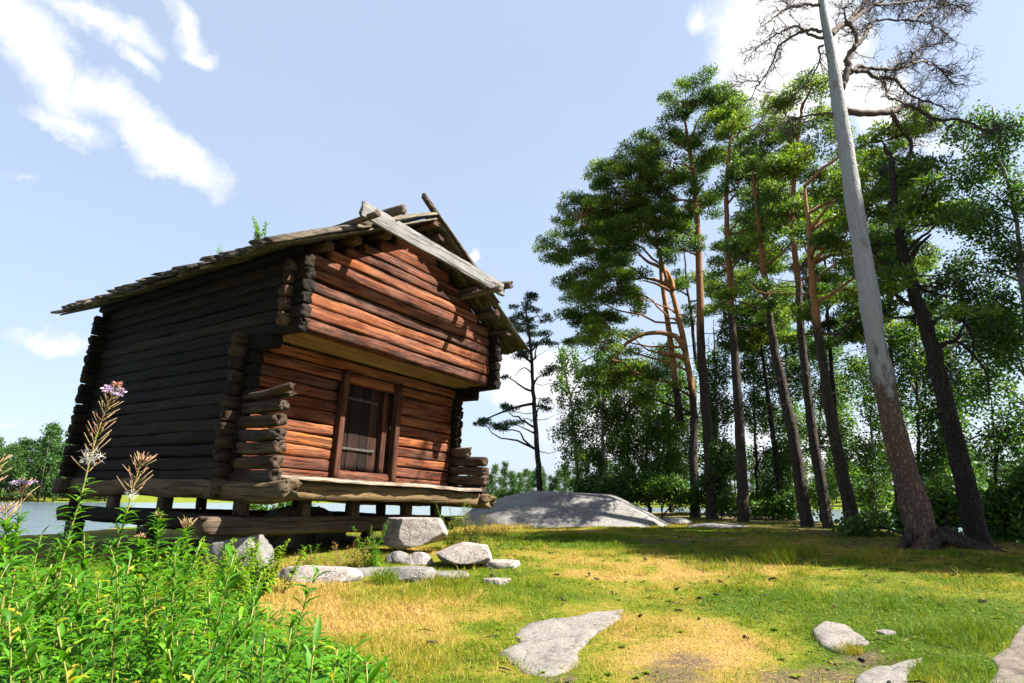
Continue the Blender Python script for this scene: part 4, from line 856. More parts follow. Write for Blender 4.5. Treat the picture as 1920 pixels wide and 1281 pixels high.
def build_trees():
    dead_pine()
    pine('pine_tree', 'pine with twisted orange sunlit upper stems nearest the bedrock, spreading left', [(1303, 945), (1300, 860), (1301, 800), (1299, 745), (1289, 682), (1273, 600), (1261, 552), (1249, 520), (1240, 490), (1233, 462), (1225, 400)], 27, 22,
         [(1045, 445, 36, 36), (1085, 425, 48, 42), (1130, 400, 52, 46), (1180, 355, 52, 48), (1140, 350, 36, 30), (1120, 470, 52, 40), (1185, 430, 52, 44), (1100, 520, 44, 34), (1150, 540, 50, 38), (1115, 580, 48, 38), (1200, 560, 38, 26), (1090, 610, 36, 30), (1150, 615, 42, 32), (1115, 655, 34, 24), (1185, 690, 50, 30), (1235, 440, 30, 24), (1240, 395, 44, 36), (1150, 700, 40, 26), (1225, 735, 40, 26)], 101,
         limbs=[([(1261, 545), (1259, 528), (1249, 509), (1232, 498), (1218, 493), (1205, 483), (1194, 472)], 11), ([(1256, 545), (1240, 537), (1229, 532), (1206, 526)], 8), ([(1283, 655), (1269, 632), (1250, 626), (1234, 624), (1203, 628), (1171, 647), (1156, 671), (1144, 694)], 13), ([(1284, 672), (1270, 665), (1250, 663), (1234, 657)], 9)],
         stems=[([(1275, 790), (1270, 745), (1265, 714), (1257, 640), (1250, 590), (1246, 562), (1240, 520), (1238, 480)], 15)], matb=M_BARKO)
    pine('pine_tree', 'tall straight pine just right of the twisted orange one, its top the highest left crown', [(1335, 957), (1330, 850), (1321, 740), (1315, 640), (1312, 520), (1306, 400), (1300, 330), (1290, 260), (1283, 215)], 26, 29,
         [(1275, 213, 40, 26), (1240, 260, 36, 34), (1305, 203, 40, 24), (1335, 228, 36, 32), (1270, 285, 52, 36), (1325, 300, 42, 34), (1235, 340, 46, 34), (1295, 365, 42, 28), (1260, 410, 44, 32), (1340, 365, 30, 28), (1225, 300, 30, 28), (1270, 470, 36, 20)], 102)
    pine('pine_tree', 'upright pine with its foot at the rock ledge, crown reaching up to the white cloud', [(1394, 972), (1390, 880), (1383, 740), (1374, 620), (1367, 500), (1362, 400), (1366, 300), (1380, 210)], 23.5, 29,
         [(1392, 192, 40, 22), (1368, 232, 40, 28), (1420, 238, 40, 32), (1400, 290, 48, 34), (1445, 340, 50, 38), (1385, 345, 40, 28), (1460, 400, 40, 28), (1345, 480, 28, 22), (1405, 480, 42, 26), (1410, 405, 50, 28), (1440, 290, 32, 32)], 103)
    pine('pine_tree', 'leaning pine between the rock ledge pine and a close pair of trunks', [(1512, 980), (1492, 850), (1470, 740), (1452, 650), (1438, 560), (1425, 450), (1418, 380), (1412, 320)], 20.5, 31,
         [(1440, 450, 50, 32), (1395, 545, 40, 22), (1475, 470, 44, 28), (1430, 575, 36, 22), (1465, 540, 40, 22), (1405, 340, 36, 28), (1440, 385, 40, 26)], 104, dead_twigs=14)
    pine('pine_tree', 'dim pine far back among the trunks, its crown filling the gap under the ledge pine', [(1470, 975), (1455, 860), (1440, 740), (1425, 640), (1400, 520)], 28, 17, [(1400, 440, 40, 26), (1360, 540, 40, 26), (1410, 600, 44, 26), (1380, 640, 36, 22), (1450, 620, 40, 26), (1340, 600, 34, 20), (1470, 560, 36, 24), (1430, 500, 40, 26)], 114, matb=M_BARKD, dens=1.3)
    pine('pine_tree', 'dim pine far back whose crown shows left of the dead tree trunk', [(1590, 985), (1575, 860), (1560, 700), (1550, 560), (1545, 420)], 25, 18, [(1550, 400, 44, 28), (1580, 450, 44, 28), (1520, 520, 40, 26), (1570, 560, 44, 28), (1500, 580, 36, 24), (1600, 610, 44, 26), (1540, 640, 40, 24), (1580, 340, 36, 26), (1470, 430, 40, 26)], 115, matb=M_BARKD, dens=1.3)
    pine('pine_tree', 'dim pine far back whose crown shows right of the dead tree trunk', [(1690, 990), (1680, 860), (1672, 700), (1668, 560), (1666, 400)], 22, 20, [(1640, 290, 40, 24), (1690, 250, 40, 24), (1660, 380, 50, 28), (1720, 420, 44, 28), (1670, 500, 50, 28), (1730, 520, 44, 26), (1650, 600, 44, 24), (1720, 620, 44, 26), (1760, 470, 40, 28)], 116, matb=M_BARKD, dens=1.2)
    pine('pine_tree', 'slim left pine of a close pair, crown peaking just left of the dead tree', [(1553, 987), (1530, 850), (1515, 740), (1504, 640), (1495, 520), (1485, 420), (1490, 320), (1500, 230), (1505, 190)], 19.5, 26,
         [(1505, 182, 40, 20), (1478, 213, 36, 24), (1535, 212, 38, 26), (1495, 258, 52, 30), (1548, 270, 34, 30), (1478, 318, 48, 30), (1540, 340, 42, 30), (1500, 395, 50, 28), (1470, 365, 36, 26), (1500, 470, 40, 20)], 105, dead_twigs=12)
    pine('pine_tree', 'pine at right of a close pair, with a forked orange stem and bright low foliage', [(1605, 1003), (1578, 880), (1554, 760), (1538, 650), (1526, 560), (1519, 480), (1513, 400), (1508, 350)], 16.5, 33,
         [(1560, 392, 44, 22), (1605, 420, 44, 26), (1560, 465, 40, 20), (1595, 515, 52, 20), (1540, 570, 44, 20), (1640, 380, 36, 30), (1655, 330, 42, 26), (1660, 440, 42, 24), (1620, 480, 34, 20), (1640, 560, 44, 18), (1600, 300, 34, 22)], 106, limbs=[([(1519, 480), (1530, 458), (1545, 440), (1558, 425), (1570, 405)], 12), ([(1521, 485), (1512, 470), (1505, 455)], 6)], matb=M_BARKO, padr=.42, dead_twigs=12)
    pine('pine_tree', 'thick dark leaning pine just right of the dead tree with curving limbs', [(1838, 1027), (1818, 940), (1796, 850), (1768, 740), (1745, 640), (1722, 570), (1700, 500), (1688, 455), (1680, 400), (1674, 340), (1672, 290)], 12.6, 50,
         [(1700, 280, 42, 22), (1662, 258, 36, 20), (1738, 298, 38, 24), (1690, 335, 50, 24), (1735, 365, 42, 28), (1680, 405, 50, 24), (1650, 470, 42, 20), (1710, 450, 40, 20), (1640, 545, 40, 18), (1700, 560, 40, 18), (1760, 620, 40, 22)], 107,
         limbs=[([(1740, 620), (1758, 598), (1778, 592), (1800, 598), (1815, 615), (1826, 640), (1822, 680)], 11), ([(1712, 530), (1735, 545), (1760, 552), (1790, 557)], 8), ([(1750, 650), (1790, 640), (1820, 660), (1850, 700), (1855, 740)], 8), ([(1700, 500), (1712, 478), (1722, 462), (1745, 440)], 14)], matb=M_BARKD, padr=.36, dead_twigs=16)
    pine('pine_tree', 'small lone pine behind the bedrock, standing apart beside the storehouse eave', [(1012, 922), (1006, 830), (1000, 740), (996, 660), (990, 610), (985, 575)], 29, 15,
         [(985, 572, 34, 14), (960, 590, 26, 16), (1010, 590, 26, 16), (985, 612, 44, 15), (950, 632, 16, 10), (1028, 638, 17, 16), (932, 652, 14, 8), (965, 668, 20, 9), (1004, 655, 18, 10), (935, 705, 18, 8), (945, 768, 24, 9), (905, 792, 26, 8), (965, 790, 22, 8), (1022, 768, 18, 9), (1030, 690, 12, 10), (925, 803, 26, 6)], 108, limbs=[([(1000, 757), (975, 762), (950, 770), (920, 782), (892, 794)], 6), ([(1003, 762), (1018, 764), (1030, 772)], 3), ([(997, 700), (985, 690), (975, 694), (965, 706)], 3)], matn=M_NEEDLE2, matb=M_BARKD, padr=.34, dens=.55, dead_twigs=14)
    pine('pine_tree', 'slim dark pine half hidden behind the straight pine next to the twisted orange one', [(1352, 948), (1345, 840), (1330, 740), (1306, 680), (1297, 600), (1289, 540), (1283, 470)], 31, 16, [(1285, 450, 30, 22), (1300, 520, 34, 20), (1265, 540, 26, 16), (1340, 540, 30, 18), (1310, 590, 30, 16)], 109, matb=M_BARKD)
    # birches and other leafy trees between and behind the pines
    G = 'leafy birches crowded behind the pine trunks'; LB = 'slender leafy birch crowded among others behind the pine trunks'
    rng = np.random.default_rng(77)
    birch('birch_tree', 'pale barked young birch at the left end of the wood, behind the bedrock', [(1085, 920), (1079, 840), (1071, 760), (1060, 700), (1045, 640)], 31, 9, [(1065, 670, 26, 30), (1100, 700, 32, 34), (1080, 760, 34, 36), (1060, 800, 26, 34), (1105, 810, 34, 40), (1075, 850, 30, 26), (1130, 660, 36, 26), (1050, 720, 20, 24)], 200, .75)
    for i, (bx_, by_, d, tx, ells) in enumerate([
        (1130, 925, 32, 1120, [(1130, 730, 40, 40), (1150, 790, 40, 46), (1120, 860, 40, 40), (1160, 680, 36, 30)]), (1182, 930, 31, 1170, [(1190, 760, 44, 44), (1175, 830, 40, 44), (1200, 890, 44, 34), (1150, 900, 40, 26)]),
        (1216, 935, 30, 1212, [(1230, 800, 40, 50), (1220, 720, 36, 36), (1240, 870, 44, 40), (1260, 780, 36, 40)]), (1258, 940, 33, 1250, [(1280, 850, 40, 46), (1270, 720, 40, 40), (1300, 790, 40, 40), (1250, 660, 36, 30)]),
        (1352, 945, 29, 1338, [(1345, 760, 30, 44), (1355, 850, 36, 44), (1340, 680, 34, 40), (1370, 620, 36, 34), (1350, 920, 30, 24)]), (1420, 955, 30, 1410, [(1410, 680, 40, 44), (1430, 600, 40, 34), (1415, 760, 40, 44), (1440, 850, 40, 34), (1420, 930, 44, 20)]),
        (1480, 965, 29, 1470, [(1475, 700, 40, 40), (1500, 780, 40, 50), (1470, 850, 40, 40), (1490, 630, 36, 30), (1450, 900, 34, 30)]), (1540, 965, 27, 1545, [(1560, 640, 40, 36), (1570, 720, 44, 44), (1555, 800, 40, 44), (1580, 880, 44, 40), (1540, 920, 40, 24)]),
        (1640, 985, 24, 1630, [(1630, 680, 40, 44), (1650, 760, 44, 50), (1625, 840, 44, 44), (1650, 910, 44, 36), (1610, 600, 40, 34), (1620, 960, 36, 24)]), (1720, 990, 21, 1715, [(1720, 700, 44, 44), (1740, 780, 44, 50), (1715, 860, 40, 44), (1750, 920, 44, 44), (1700, 630, 40, 36), (1660, 960, 40, 24), (1760, 640, 50, 44), (1780, 560, 44, 40)]),
        (1790, 1000, 19, 1780, [(1790, 740, 44, 50), (1810, 820, 44, 50), (1780, 900, 44, 44), (1800, 970, 44, 30), (1770, 660, 40, 36), (1830, 700, 50, 50), (1850, 600, 50, 50), (1810, 620, 44, 40)]), (1870, 1000, 17, 1860, [(1870, 820, 50, 50), (1890, 900, 50, 50), (1860, 970, 50, 30), (1910, 770, 40, 50), (1930, 960, 40, 50)])]):
        top = min(e[1] for e in ells) - 20
        birch('birch_tree', LB, [(bx_, by_), ((bx_ * 2 + tx) / 3 + rng.uniform(-6, 6), by_ * .6 + top * .4), (tx, top)], d, 9 if i % 3 else 12, ells, 210 + i, 1.25, group=G, matb=M_BARKD if i % 2 else None, leaf=.085 - .0012 * max(0, 29 - d))
    birch('birch_tree', 'big sunny birch filling the right edge of the view, taller than the dark pine', [(1935, 1010), (1930, 800), (1922, 600), (1908, 430), (1890, 340), (1870, 260), (1858, 200)], 17, 14,
          [(1812, 215, 30, 20), (1850, 205, 34, 22), (1900, 225, 36, 34), (1868, 285, 44, 34), (1815, 285, 38, 28), (1780, 335, 34, 30), (1905, 360, 40, 44), (1840, 370, 46, 40), (1790, 430, 42, 38), (1900, 460, 44, 44), (1845, 470, 44, 40), (1860, 550, 50, 44), (1800, 520, 44, 40), (1905, 590, 40, 44), (1850, 640, 50, 44), (1800, 610, 40, 36), (1905, 690, 44, 44), (1960, 500, 40, 80), (1960, 350, 40, 60)], 240, 1.45, leaf=.070)
    birch('birch_tree', 'unseen leafy birch added outside the right edge to shade the path', [(2300, 1050), (2300, 800), (2290, 500), (2280, 200), (2270, 0)], 10.0, 40, [(2230, 500, 190, 120), (2330, 420, 190, 130), (2250, 250, 190, 140), (2350, 150, 190, 140), (2260, 20, 160, 130), (2220, 680, 160, 90), (2360, 640, 160, 110), (2300, -120, 160, 120), (2300, 800, 150, 80)], 241, 2.0, leaf=.11)  # this and the next two: unseen birches added to throw shade into view
    birch('birch_tree', 'tall unseen birch added outside the right edge to shade the lawn before the pines', [(2500, 1040), (2500, 700), (2490, 300), (2480, -100), (2470, -500)], 12.0, 40, [(2420, 500, 170, 130), (2560, 420, 170, 130), (2450, 200, 190, 150), (2540, 50, 190, 150), (2440, -150, 190, 150), (2540, -300, 170, 150), (2450, -480, 150, 140), (2400, 700, 140, 90), (2580, 680, 150, 100)], 242, 2.2, leaf=.12)
    birch('birch_tree', 'broad unseen birch added outside the right edge to darken the slope', [(2250, 1010), (2250, 700), (2245, 300), (2240, -100), (2235, -300)], 13.6, 36, [(2200, 500, 130, 100), (2300, 420, 130, 100), (2190, 300, 140, 110), (2300, 180, 140, 110), (2200, 60, 140, 110), (2290, -80, 130, 110), (2220, -220, 120, 100), (2200, 680, 120, 80), (2310, 640, 120, 90)], 243, 1.0, leaf=.10)
    # bushes at the edge of the wood and behind the storehouse
    for i, (lab, cx, by, d, ells) in enumerate([('bright green bush behind the crest of the bedrock', 1130, 935, 28, [(1110, 905, 40, 20), (1150, 900, 40, 24), (1180, 915, 36, 16)]), ('dark bush at the foot of the slim birches right of the bedrock', 1240, 940, 27, [(1215, 905, 40, 26), (1260, 910, 40, 26), (1290, 925, 34, 18)]),
        ('sunlit leafy bush wrapped round the foot of the tall straight pine', 1350, 950, 25.5, [(1345, 900, 24, 40), (1365, 935, 24, 18), (1350, 850, 20, 30)]), ('low bush by the water between the ledge pine and leaning pine', 1450, 965, 26, [(1440, 945, 36, 14), (1475, 940, 30, 18)]),
        ('dark bush in shade between the dead tree and thick dark pine', 1770, 1015, 14.5, [(1760, 960, 50, 36), (1800, 930, 46, 40), (1640, 985, 44, 20)]), ('dark bush in shade at the right edge beyond the thick dark pine', 1890, 1025, 14, [(1880, 960, 44, 50), (1915, 900, 40, 50), (1900, 1010, 40, 20)]),
        ('green bush seen under the floor near the left end of the storehouse', 510, 962, 19, [(490, 945, 30, 14), (530, 946, 28, 16), (560, 940, 20, 14)]), ('low bright bush at the left foot of the bedrock beside the storehouse', 930, 935, 27, [(925, 925, 26, 8), (960, 922, 20, 8)])]):
        birch('bush', lab, [(cx, by), (cx + 3, by - 15), (cx - 2, ells[0][1])], d, 3, ells, 260 + i, 2.0, leaf=.09, cat='bush', droop=.5, matl=M_FAR if i in (0, 2, 7) else None, matb=M_BARKD)
    # wooded far shore
    rng = np.random.default_rng(9); protos = []
    for k in range(5):
        cr = MB(); tr = MB(); h = 22.0; n = 1500; con = k >= 3
        u = rng.uniform(0, 1, n) ** .8
        for c in range(46 if not con else 40):
            z = rng.uniform(.12, 1) if not con else rng.uniform(.1, 1); rmax = (.24 * h * math.sin(math.pi * min(1, .15 + z * .85)) ** .7) if not con else .17 * h * (1.05 - z)
            a = rng.uniform(0, 2 * math.pi); q = rng.uniform(.3, 1) ** .5 * rmax; c0 = np.array([math.cos(a) * q, math.sin(a) * q, z * h]); m = 60
            p = c0 + rng.normal(size=(m, 3)) * np.array([.9, .9, .65]); leaves(cr, p, unit(rng.normal(size=(m, 3)) + np.array([0, 0, .2])), rng.uniform(.5, .95, m), rng.uniform(.35, .7, m), rng, np.clip(rng.uniform(.1, .75) + rng.normal(size=m) * .12, 0, 1))
        tube(tr, [(0, 0, -1), (.2, 0, h * .4), (0, .1, h * .85)], [.35, .25, .08], 6)
        protos.append((cr, tr, con))
    GF = 'trees of the wooded far shore across the water'; made = {}
    spots = [(x, 300 + rng.uniform(0, 40), rng.uniform(.8, 1.15) * (1.05 if x < 190 else 1)) for x in np.r_[np.arange(-90, 230, 11)]] + [(x, 240 + rng.uniform(0, 40), rng.uniform(.45, .75)) for x in np.arange(885, 1080, 9)] + [(x, 195 + rng.uniform(0, 40), rng.uniform(.35, .7)) for x in np.arange(1090, 1950, 17)]
    for i, (x, r, s) in enumerate(spots):
        k = int(rng.integers(0, 5)); d_ = ray(x + rng.uniform(-4, 4), 937); p = d_ / math.hypot(d_[0], d_[1]) * r; z = gz(p[0], p[1])
        con = protos[k][2]; lab = 'far-off dark pointed conifer in the wood across the water' if con else 'far-off rounded green tree in the wood across the water'
        t = thing('distant_tree', lab, 'tree', (p[0], p[1], z), rng.uniform(0, 6.28), GF + (', conifers' if con else ', leafy')); t.scale = (s, s, s * rng.uniform(.9, 1.15))
        if k not in made: made[k] = (protos[k][0].build('crown', M_FAR, t), protos[k][1].build('trunk', M_BARKD, t))
        else:
            for o in made[k]: c = o.copy(); c.parent = t; C.objects.link(c)
build_trees()
# ------------------------------------------------------------------ fireweed and other plants
def blade_leaf(mb, p, d, L, Wd, rng, curl, tone, up=np.array([0, 0, 1.0])):
    """one lance-shaped leaf, folded along its midrib and curling down towards the tip"""
    s = unit(np.cross(d, up)); k = 5; u = np.linspace(0, 1, k); wv = np.array([.25, .85, 1, .62, .0]) * Wd * .5
    pos = p + d * (u * L)[:, None] + np.array([0, 0, -1]) * (curl * L * u ** 2)[:, None]; nrm = unit(np.cross(s, d))
    l = pos - s * wv[:, None] + nrm * (wv * .45)[:, None]; r = pos + s * wv[:, None] + nrm * (wv * .45)[:, None]
    v = np.stack([l, pos, r], 1).reshape(-1, 3); q = []
    for i in range(k - 1): q += [(i * 3, i * 3 + 1, i * 3 + 4, i * 3 + 3), (i * 3 + 1, i * 3 + 2, i * 3 + 5, i * 3 + 4)]
    mb.add(v, q, None, tone)
def stalk(h, rng, lean=.12, n=16):
    a = rng.uniform(0, 6.28); u = np.linspace(0, 1, n); b = lean * h
    return np.stack([np.cos(a) * b * u ** 1.6, np.sin(a) * b * u ** 1.6, h * u], -1) + np.cumsum(rng.normal(size=(n, 3)) * .002, 0)
def leaf_whorl(lf, S, u0, u1, cnt, rng, L0, W0, tone, curl=.35):
    for j in range(cnt):
        u = u0 + (u1 - u0) * (j + rng.uniform(0, .8)) / cnt; f = u * (len(S) - 1); i = min(int(f), len(S) - 2); p = S[i] + (S[i + 1] - S[i]) * (f - i)
        a = j * 2.4 + rng.uniform(-.4, .4); k = (1.0 - .45 * ((u - u0) / (u1 - u0))) * rng.uniform(.7, 1.2); el = rng.uniform(.1, .7) + .4 * (u - u0)
        d = np.array([math.cos(a) * math.cos(el), math.sin(a) * math.cos(el), math.sin(el)])
        blade_leaf(lf, p, d, L0 * k, W0 * k * rng.uniform(.8, 1.2), rng, curl * rng.uniform(.3, 1.7), 1.0 if rng.uniform() < .012 else np.clip(tone + rng.normal() * .18, 0, .9))
def leafy_proto(seed, h, L0=.125, W0=.0225, cnt=62):
    rng = np.random.default_rng(seed); S = stalk(h, rng, rng.uniform(.05, .25)); st = MB(); lf = MB(); tube(st, S, np.linspace(.0042, .0018, len(S)), 5, rng.uniform(.2, .6))
    leaf_whorl(lf, S, .12, 1.0, cnt, rng, L0, W0, rng.uniform(.35, .6)); return st, lf
def place(proto, cache, key, t, matl):
    if key not in cache: cache[key] = (proto[0].build('stem', M_STEM, t), proto[1].build('leaves', matl, t))
    else:
        for o in cache[key]: c = o.copy(); c.parent = t; C.objects.link(c)
def flower_spike(name, label, pts_px, d, seed, leaf_to=.5, pods=(.5, .9), flowers=None, buds=False, fluff=None, pod_n=34, podL=.075, thick=.005):
    """a tall fireweed following the given sight-line points at distance d"""
    rng = np.random.default_rng(seed); P = np.array([at(x, y, d) for x, y in pts_px]); b = P[0].copy(); b[2] = gz(b[0], b[1]) - .03; o0 = b.copy()
    S = spline(np.vstack([b, P]) if P[0][2] > b[2] + .15 else P, 40) - o0
    t = thing(name, label, 'fireweed plant', o0); st = MB(); lf = MB(); tube(st, S, np.linspace(thick, .0016, 40), 6, .55); leaf_whorl(lf, S, .06, leaf_to, int(70 * leaf_to / .5), rng, .13, .022, .5)
    st.build('stem', M_STEM, t); lf.build('leaves', M_FIRE, t); H = np.linalg.norm(S[-1] - S[0])
    def along(u): f = u * 39; i = min(int(f), 38); return S[i] + (S[i + 1] - S[i]) * (f - i), unit(S[i + 1] - S[i])
    if pods:
        pd = MB()
        for j in range(pod_n):
            u = pods[0] + (pods[1] - pods[0]) * (j + rng.uniform(0, .6)) / pod_n; p, tg = along(u); a = j * 2.4; sd_ = unit(np.cross(tg, [math.cos(a), math.sin(a), .1])); el = rng.uniform(.55, .95)
            L = podL * rng.uniform(.6, 1.25) * (1.15 - .5 * (u - pods[0]) / (pods[1] - pods[0])); dv = unit(sd_ * math.cos(el) + tg * math.sin(el) * .9); m = p + dv * L * .5; e = p + dv * L + tg * L * .1
            tube(pd, [p, m, e], [.0012, .0020, .0012], 4, np.clip(.15 + .7 * rng.uniform() ** 2, 0, 1))
        pd.build('seed_pods', M_POD, t)
    if flowers:
        fl = MB()
        for j in range(34):
            u = flowers[0] + (flowers[1] - flowers[0]) * rng.uniform(); p, tg = along(u); a = rng.uniform(0, 6.28); sd_ = unit(np.cross(tg, [math.cos(a), math.sin(a), .1])); c = p + sd_ * rng.uniform(.02, .045)
            tube(fl, [p, c], [.001, .001], 3, .2, cap=False)
            for q in range(4):
                pa = q * 1.57 + a; dv = unit(sd_ * .5 + np.array([math.cos(pa), math.sin(pa), rng.uniform(-.5, .6)])); leaves(fl, c[None], dv[None], .013, .010, rng, rng.uniform(0, 1))
        fl.build('flowers', M_FLOWER, t)
    if buds:
        bd = MB()
        for j in range(22):
            u = .955 + .045 * j / 22; p, tg = along(min(u, 1)); a = j * 2.4; dv = unit(np.array([math.cos(a), math.sin(a), .4])); tube(bd, [p, p + dv * .014, p + dv * .026 + np.array([0, 0, -.006])], [.001, .0028, .0008], 4, rng.uniform(.2, 1))
        bd.build('buds', M_POD, t)
    if fluff:
        for u, r in fluff:
            ff = MB(); p, tg = along(u); n = 110; dv = unit(rng.normal(size=(n, 3))); leaves(ff, p + rng.normal(size=(n, 3)) * r * .5, dv, rng.uniform(.6, 1.3, n) * r, .0025, rng, .5); ff.build('seed_fluff', M_FLUFF, t)
    return t
def build_plants():
    rng = np.random.default_rng(31); cache = {}
    protos = [leafy_proto(300 + i, [.95, .85, 1.05, .75, .62, .9, .5, .7][i], cnt=[92, 82, 104, 72, 62, 84, 54, 74][i]) for i in range(8)]
    # outline of the green thicket as seen: height of its top and its right-hand edge
    def top_y(x): return np.interp(x, [-100, 0, 60, 150, 230, 330, 420, 480, 540, 580, 640, 700, 760], [960, 975, 985, 990, 985, 985, 1010, 1050, 1090, 1150, 1185, 1215, 1281])
    n = 0; tries = 0; G = 'leafy fireweed plants massed in the near left corner'
    LA = 'leafy green fireweed plant without flowers in the dense near left thicket'
    HS = [.95, .85, 1.05, .75, .62, .9, .5, .7]
    while n < 240 and tries < 12000:
        tries += 1; d = 1.55 + 4.6 * rng.uniform() ** 1.25; x_px = rng.uniform(-140, 730); v = top_y(x_px) + (rng.uniform() ** 1.3) * 330; tp = at(x_px, v, d)
        lx, ly = rng.normal() * .10, rng.normal() * .10; x = tp[0]; z = gz(x, d); h = tp[2] - z; k = int(rng.integers(0, 8)); s = h / HS[k]
        if not .55 < s < 1.45: continue
        loc = (np.array([x, d, 0]) - HP) @ HM
        if loc[0] > -.5 and loc[1] > -1.6: continue
        t = thing('fireweed_plant', LA, 'fireweed plant', (x, d, z - .03), 0, G); t.scale = (s, s, s)
        t.rotation_euler = (lx, ly, rng.uniform(0, 6.28)); place(protos[k], cache, ('f', k), t, M_FIRE); n += 1
    # low leafy mass that fills the thicket
    mb = MB(); m = 15000; d = rng.uniform(1.5, 6.0, m); xp = rng.uniform(-150, 760, m); G_ = FWD[1]; xx = (xp - 960) / FPX * 1.03 * d; zz = ground_z(xx, d)
    hgt = rng.uniform(.03, 1, m) ** .8 * np.clip(.62 - .16 * sst(300, 700, xp) * 3, .10, .62); P = np.stack([xx, d, zz + hgt], -1); u, v = to_px(P); ok = (v > top_y(u) + 25); loc = (P - HP) @ HM; ok &= ~((loc[:, 0] > -.3) & (loc[:, 1] > -1.4))
    for p in P[ok]:
        a = rng.uniform(0, 6.28); el = rng.uniform(-.3, .7); blade_leaf(mb, p, np.array([math.cos(a) * math.cos(el), math.sin(a) * math.cos(el), math.sin(el)]), rng.uniform(.05, .13), rng.uniform(.014, .034) * (1.7 if rng.uniform() < .3 else 1), rng, rng.uniform(.1, .6), 1.0 if rng.uniform() < .015 else np.clip(.35 + rng.normal() * .22, 0, .9))
    mb.build('undergrowth', M_FIRE, None, kind='stuff')
    # tall flowering stalks
    flower_spike('fireweed_plant', 'tallest fireweed with violet flowers at its tip, in front of the dark side wall', [(105, 1110), (128, 1010), (152, 930), (172, 850), (190, 790), (207, 750), (220, 718)], 2.7, 401, .48, (.50, .90), (.905, .965), True, [(.56, .03)], 64)
    flower_spike('fireweed_plant', 'fireweed with a fan of bare pinkish pods, just right of the tallest one', [(205, 1120), (222, 1020), (238, 960), (250, 915), (262, 875), (268, 862)], 2.9, 402, .52, (.60, 1.0), None, False, [(.62, .018)], 42)
    flower_spike('fireweed_plant', 'fireweed with a small faded pink flower head against the far shore', [(20, 1120), (30, 1010), (36, 960), (42, 925), (46, 902)], 2.8, 403, .58, (.68, .95), (.95, 1.0), False, None, 20, .06)
    flower_spike('fireweed_plant', 'fireweed cut by the left edge, its yellow green pods above the far shore', [(-60, 1120), (-45, 1000), (-30, 940), (-15, 890), (-8, 868)], 2.5, 404, .55, (.64, 1.0), None, False, None, 30)
    flower_spike('fireweed_plant', 'short fireweed topped by yellowish pods below the dark foundation beam', [(335, 1130), (342, 1060), (346, 1010), (350, 978)], 3.6, 405, .85, (.86, 1.0), None, False, None, 26, .06)
    flower_spike('fireweed_plant', 'short fireweed with a green pointed tip in front of the left foundation beam', [(290, 1130), (293, 1060), (296, 1000), (297, 962)], 3.4, 406, .97, (.9, 1.0), None, True, None, 10, .03)
    flower_spike('fireweed_plant', 'slim fireweed with a few bare pods close to the left edge above the thicket', [(5, 1130), (8, 1050), (10, 990), (12, 950)], 2.4, 407, .8, (.8, 1.0), None, False, None, 14, .07)
    flower_spike('fireweed_plant', 'fireweed with one reddish bud cluster between the pod fan and green tip', [(250, 1130), (258, 1070), (262, 1030), (263, 1005)], 3.1, 408, .9, (.9, 1.0), None, True, None, 14, .03)
    # yellow-green shrubs by the left stone, roof seedlings, and weeds among the stones
    def herb(name, label, px, py, d, h, w, cnt, mat, seed, L0, W0, cat, stems=7, dry=.5, grd=True, origin=None):
        r = np.random.default_rng(seed); g = on_ground(px, py) if d is None else at(px, py, d); o0 = g.copy() if origin is None else np.array(origin, float)
        if grd and origin is None: o0[2] = gz(g[0], g[1]) - .02
        t = thing(name, label, cat, o0); st = MB(); lf = MB()
        for i in range(stems):
            S = stalk(h * r.uniform(.6, 1.1), r, .35); S = S + np.array([r.uniform(-1, 1) * w, r.uniform(-1, 1) * w * .6, 0]); tube(st, S, np.linspace(.0045, .0015, len(S)), 4, dry); leaf_whorl(lf, S, .15, 1.0, cnt, r, L0, W0, dry + r.normal() * .1, .5)
        st.build('stem', M_STEM, t); lf.build('leaves', mat, t); return t
    herb('shrub', 'yellow green leafy shrub touching the grey sharp topped stone', 465, 1090, 7.4, .60, .42, 46, M_HERB, 501, .11, .05, 'shrub', 26)
    herb('shrub', 'sunlit yellow green shrub at the front edge of the thicket', 405, 1085, 6.6, .62, .45, 42, M_HERB, 502, .10, .045, 'shrub', 22)
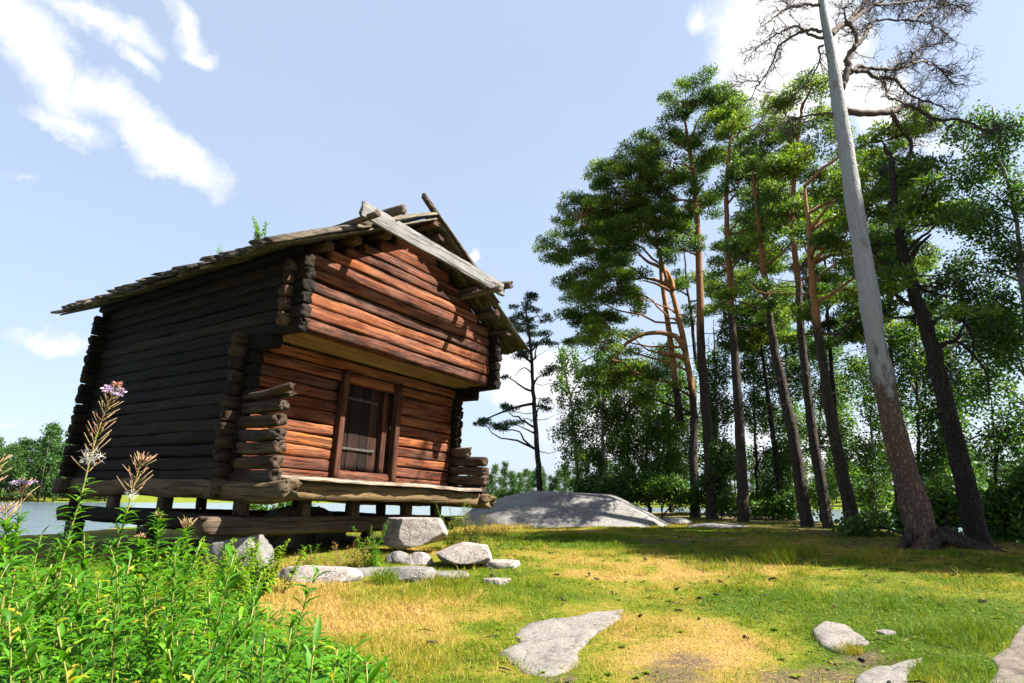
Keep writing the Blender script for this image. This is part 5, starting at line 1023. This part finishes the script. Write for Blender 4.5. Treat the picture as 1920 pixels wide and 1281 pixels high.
    herb('weed', 'dark drooping weed growing in front of the foundation beam by the squared boulder', 692, 1050, 9.0, .62, .14, 34, M_FIRE, 503, .13, .025, 'weed', 9, .3)
    herb('weed', 'browning weed with hanging dry leaves left of the squared boulder', 660, 1055, 9.0, .5, .16, 30, M_DRY, 504, .11, .022, 'weed', 9, .75)
    herb('weed', 'small green weed standing alone in the dark gap under the beam', 578, 1050, 8.7, .38, .10, 26, M_FIRE, 505, .11, .026, 'weed', 4, .5)
    herb('weed', 'dry orange tinged weed at the foot of the small green weed', 600, 1060, 8.7, .26, .22, 22, M_DRY, 506, .09, .02, 'weed', 9, .85)
    herb('weed', 'bushy half yellow weed between the squared boulder and the bedrock', 872, 1010, 11.0, .72, .26, 40, M_DRY, 507, .13, .022, 'weed', 18, .38)
    herb('weed', 'tall pale green weed right behind the squared boulder', 850, 1010, 11.2, .78, .12, 34, M_HERB, 508, .12, .022, 'weed', 6, .25)
    herb('weed', 'low leafy weed poking from the lawn at the thicket tip, lit bright green', 640, 1240, 3.6, .32, .16, 16, M_FIRE, 509, .07, .035, 'weed', 6, .7)
    herb('weed', 'sprawling weed at the bottom edge right of the thicket', 730, 1290, 3.4, .17, .14, 14, M_FIRE, 510, .06, .03, 'weed', 5, .65)
    herb('weed', 'yellow weed beside the grass tuft at the shadow edge on the lawn', 1470, 1045, 9.8, .28, .22, 16, M_HERB, 511, .06, .012, 'weed', 10, .6)
    def on_roof(px, py):
        best = None
        for b in np.linspace(-1.2, 4.5, 300):
            p = hworld((-EO + .12, b, ZE + .24)); q = to_px(p); e = abs(q[0] - px)
            if best is None or e < best[0]: best = (e, p)
        return best[1]
    herb('sapling', 'small leafy sapling sprouting from the roof edge near the front', 490, 450, None, .42, .12, 20, M_FIRE, 520, .055, .04, 'sapling', 7, .55, False, on_roof(488, 450))
    herb('sapling', 'tiny seedling with few leaves on the roof edge further back', 408, 478, None, .2, .05, 7, M_FIRE, 521, .05, .036, 'sapling', 3, .5, False, on_roof(408, 478))
build_plants()
build_lawn_weeds()
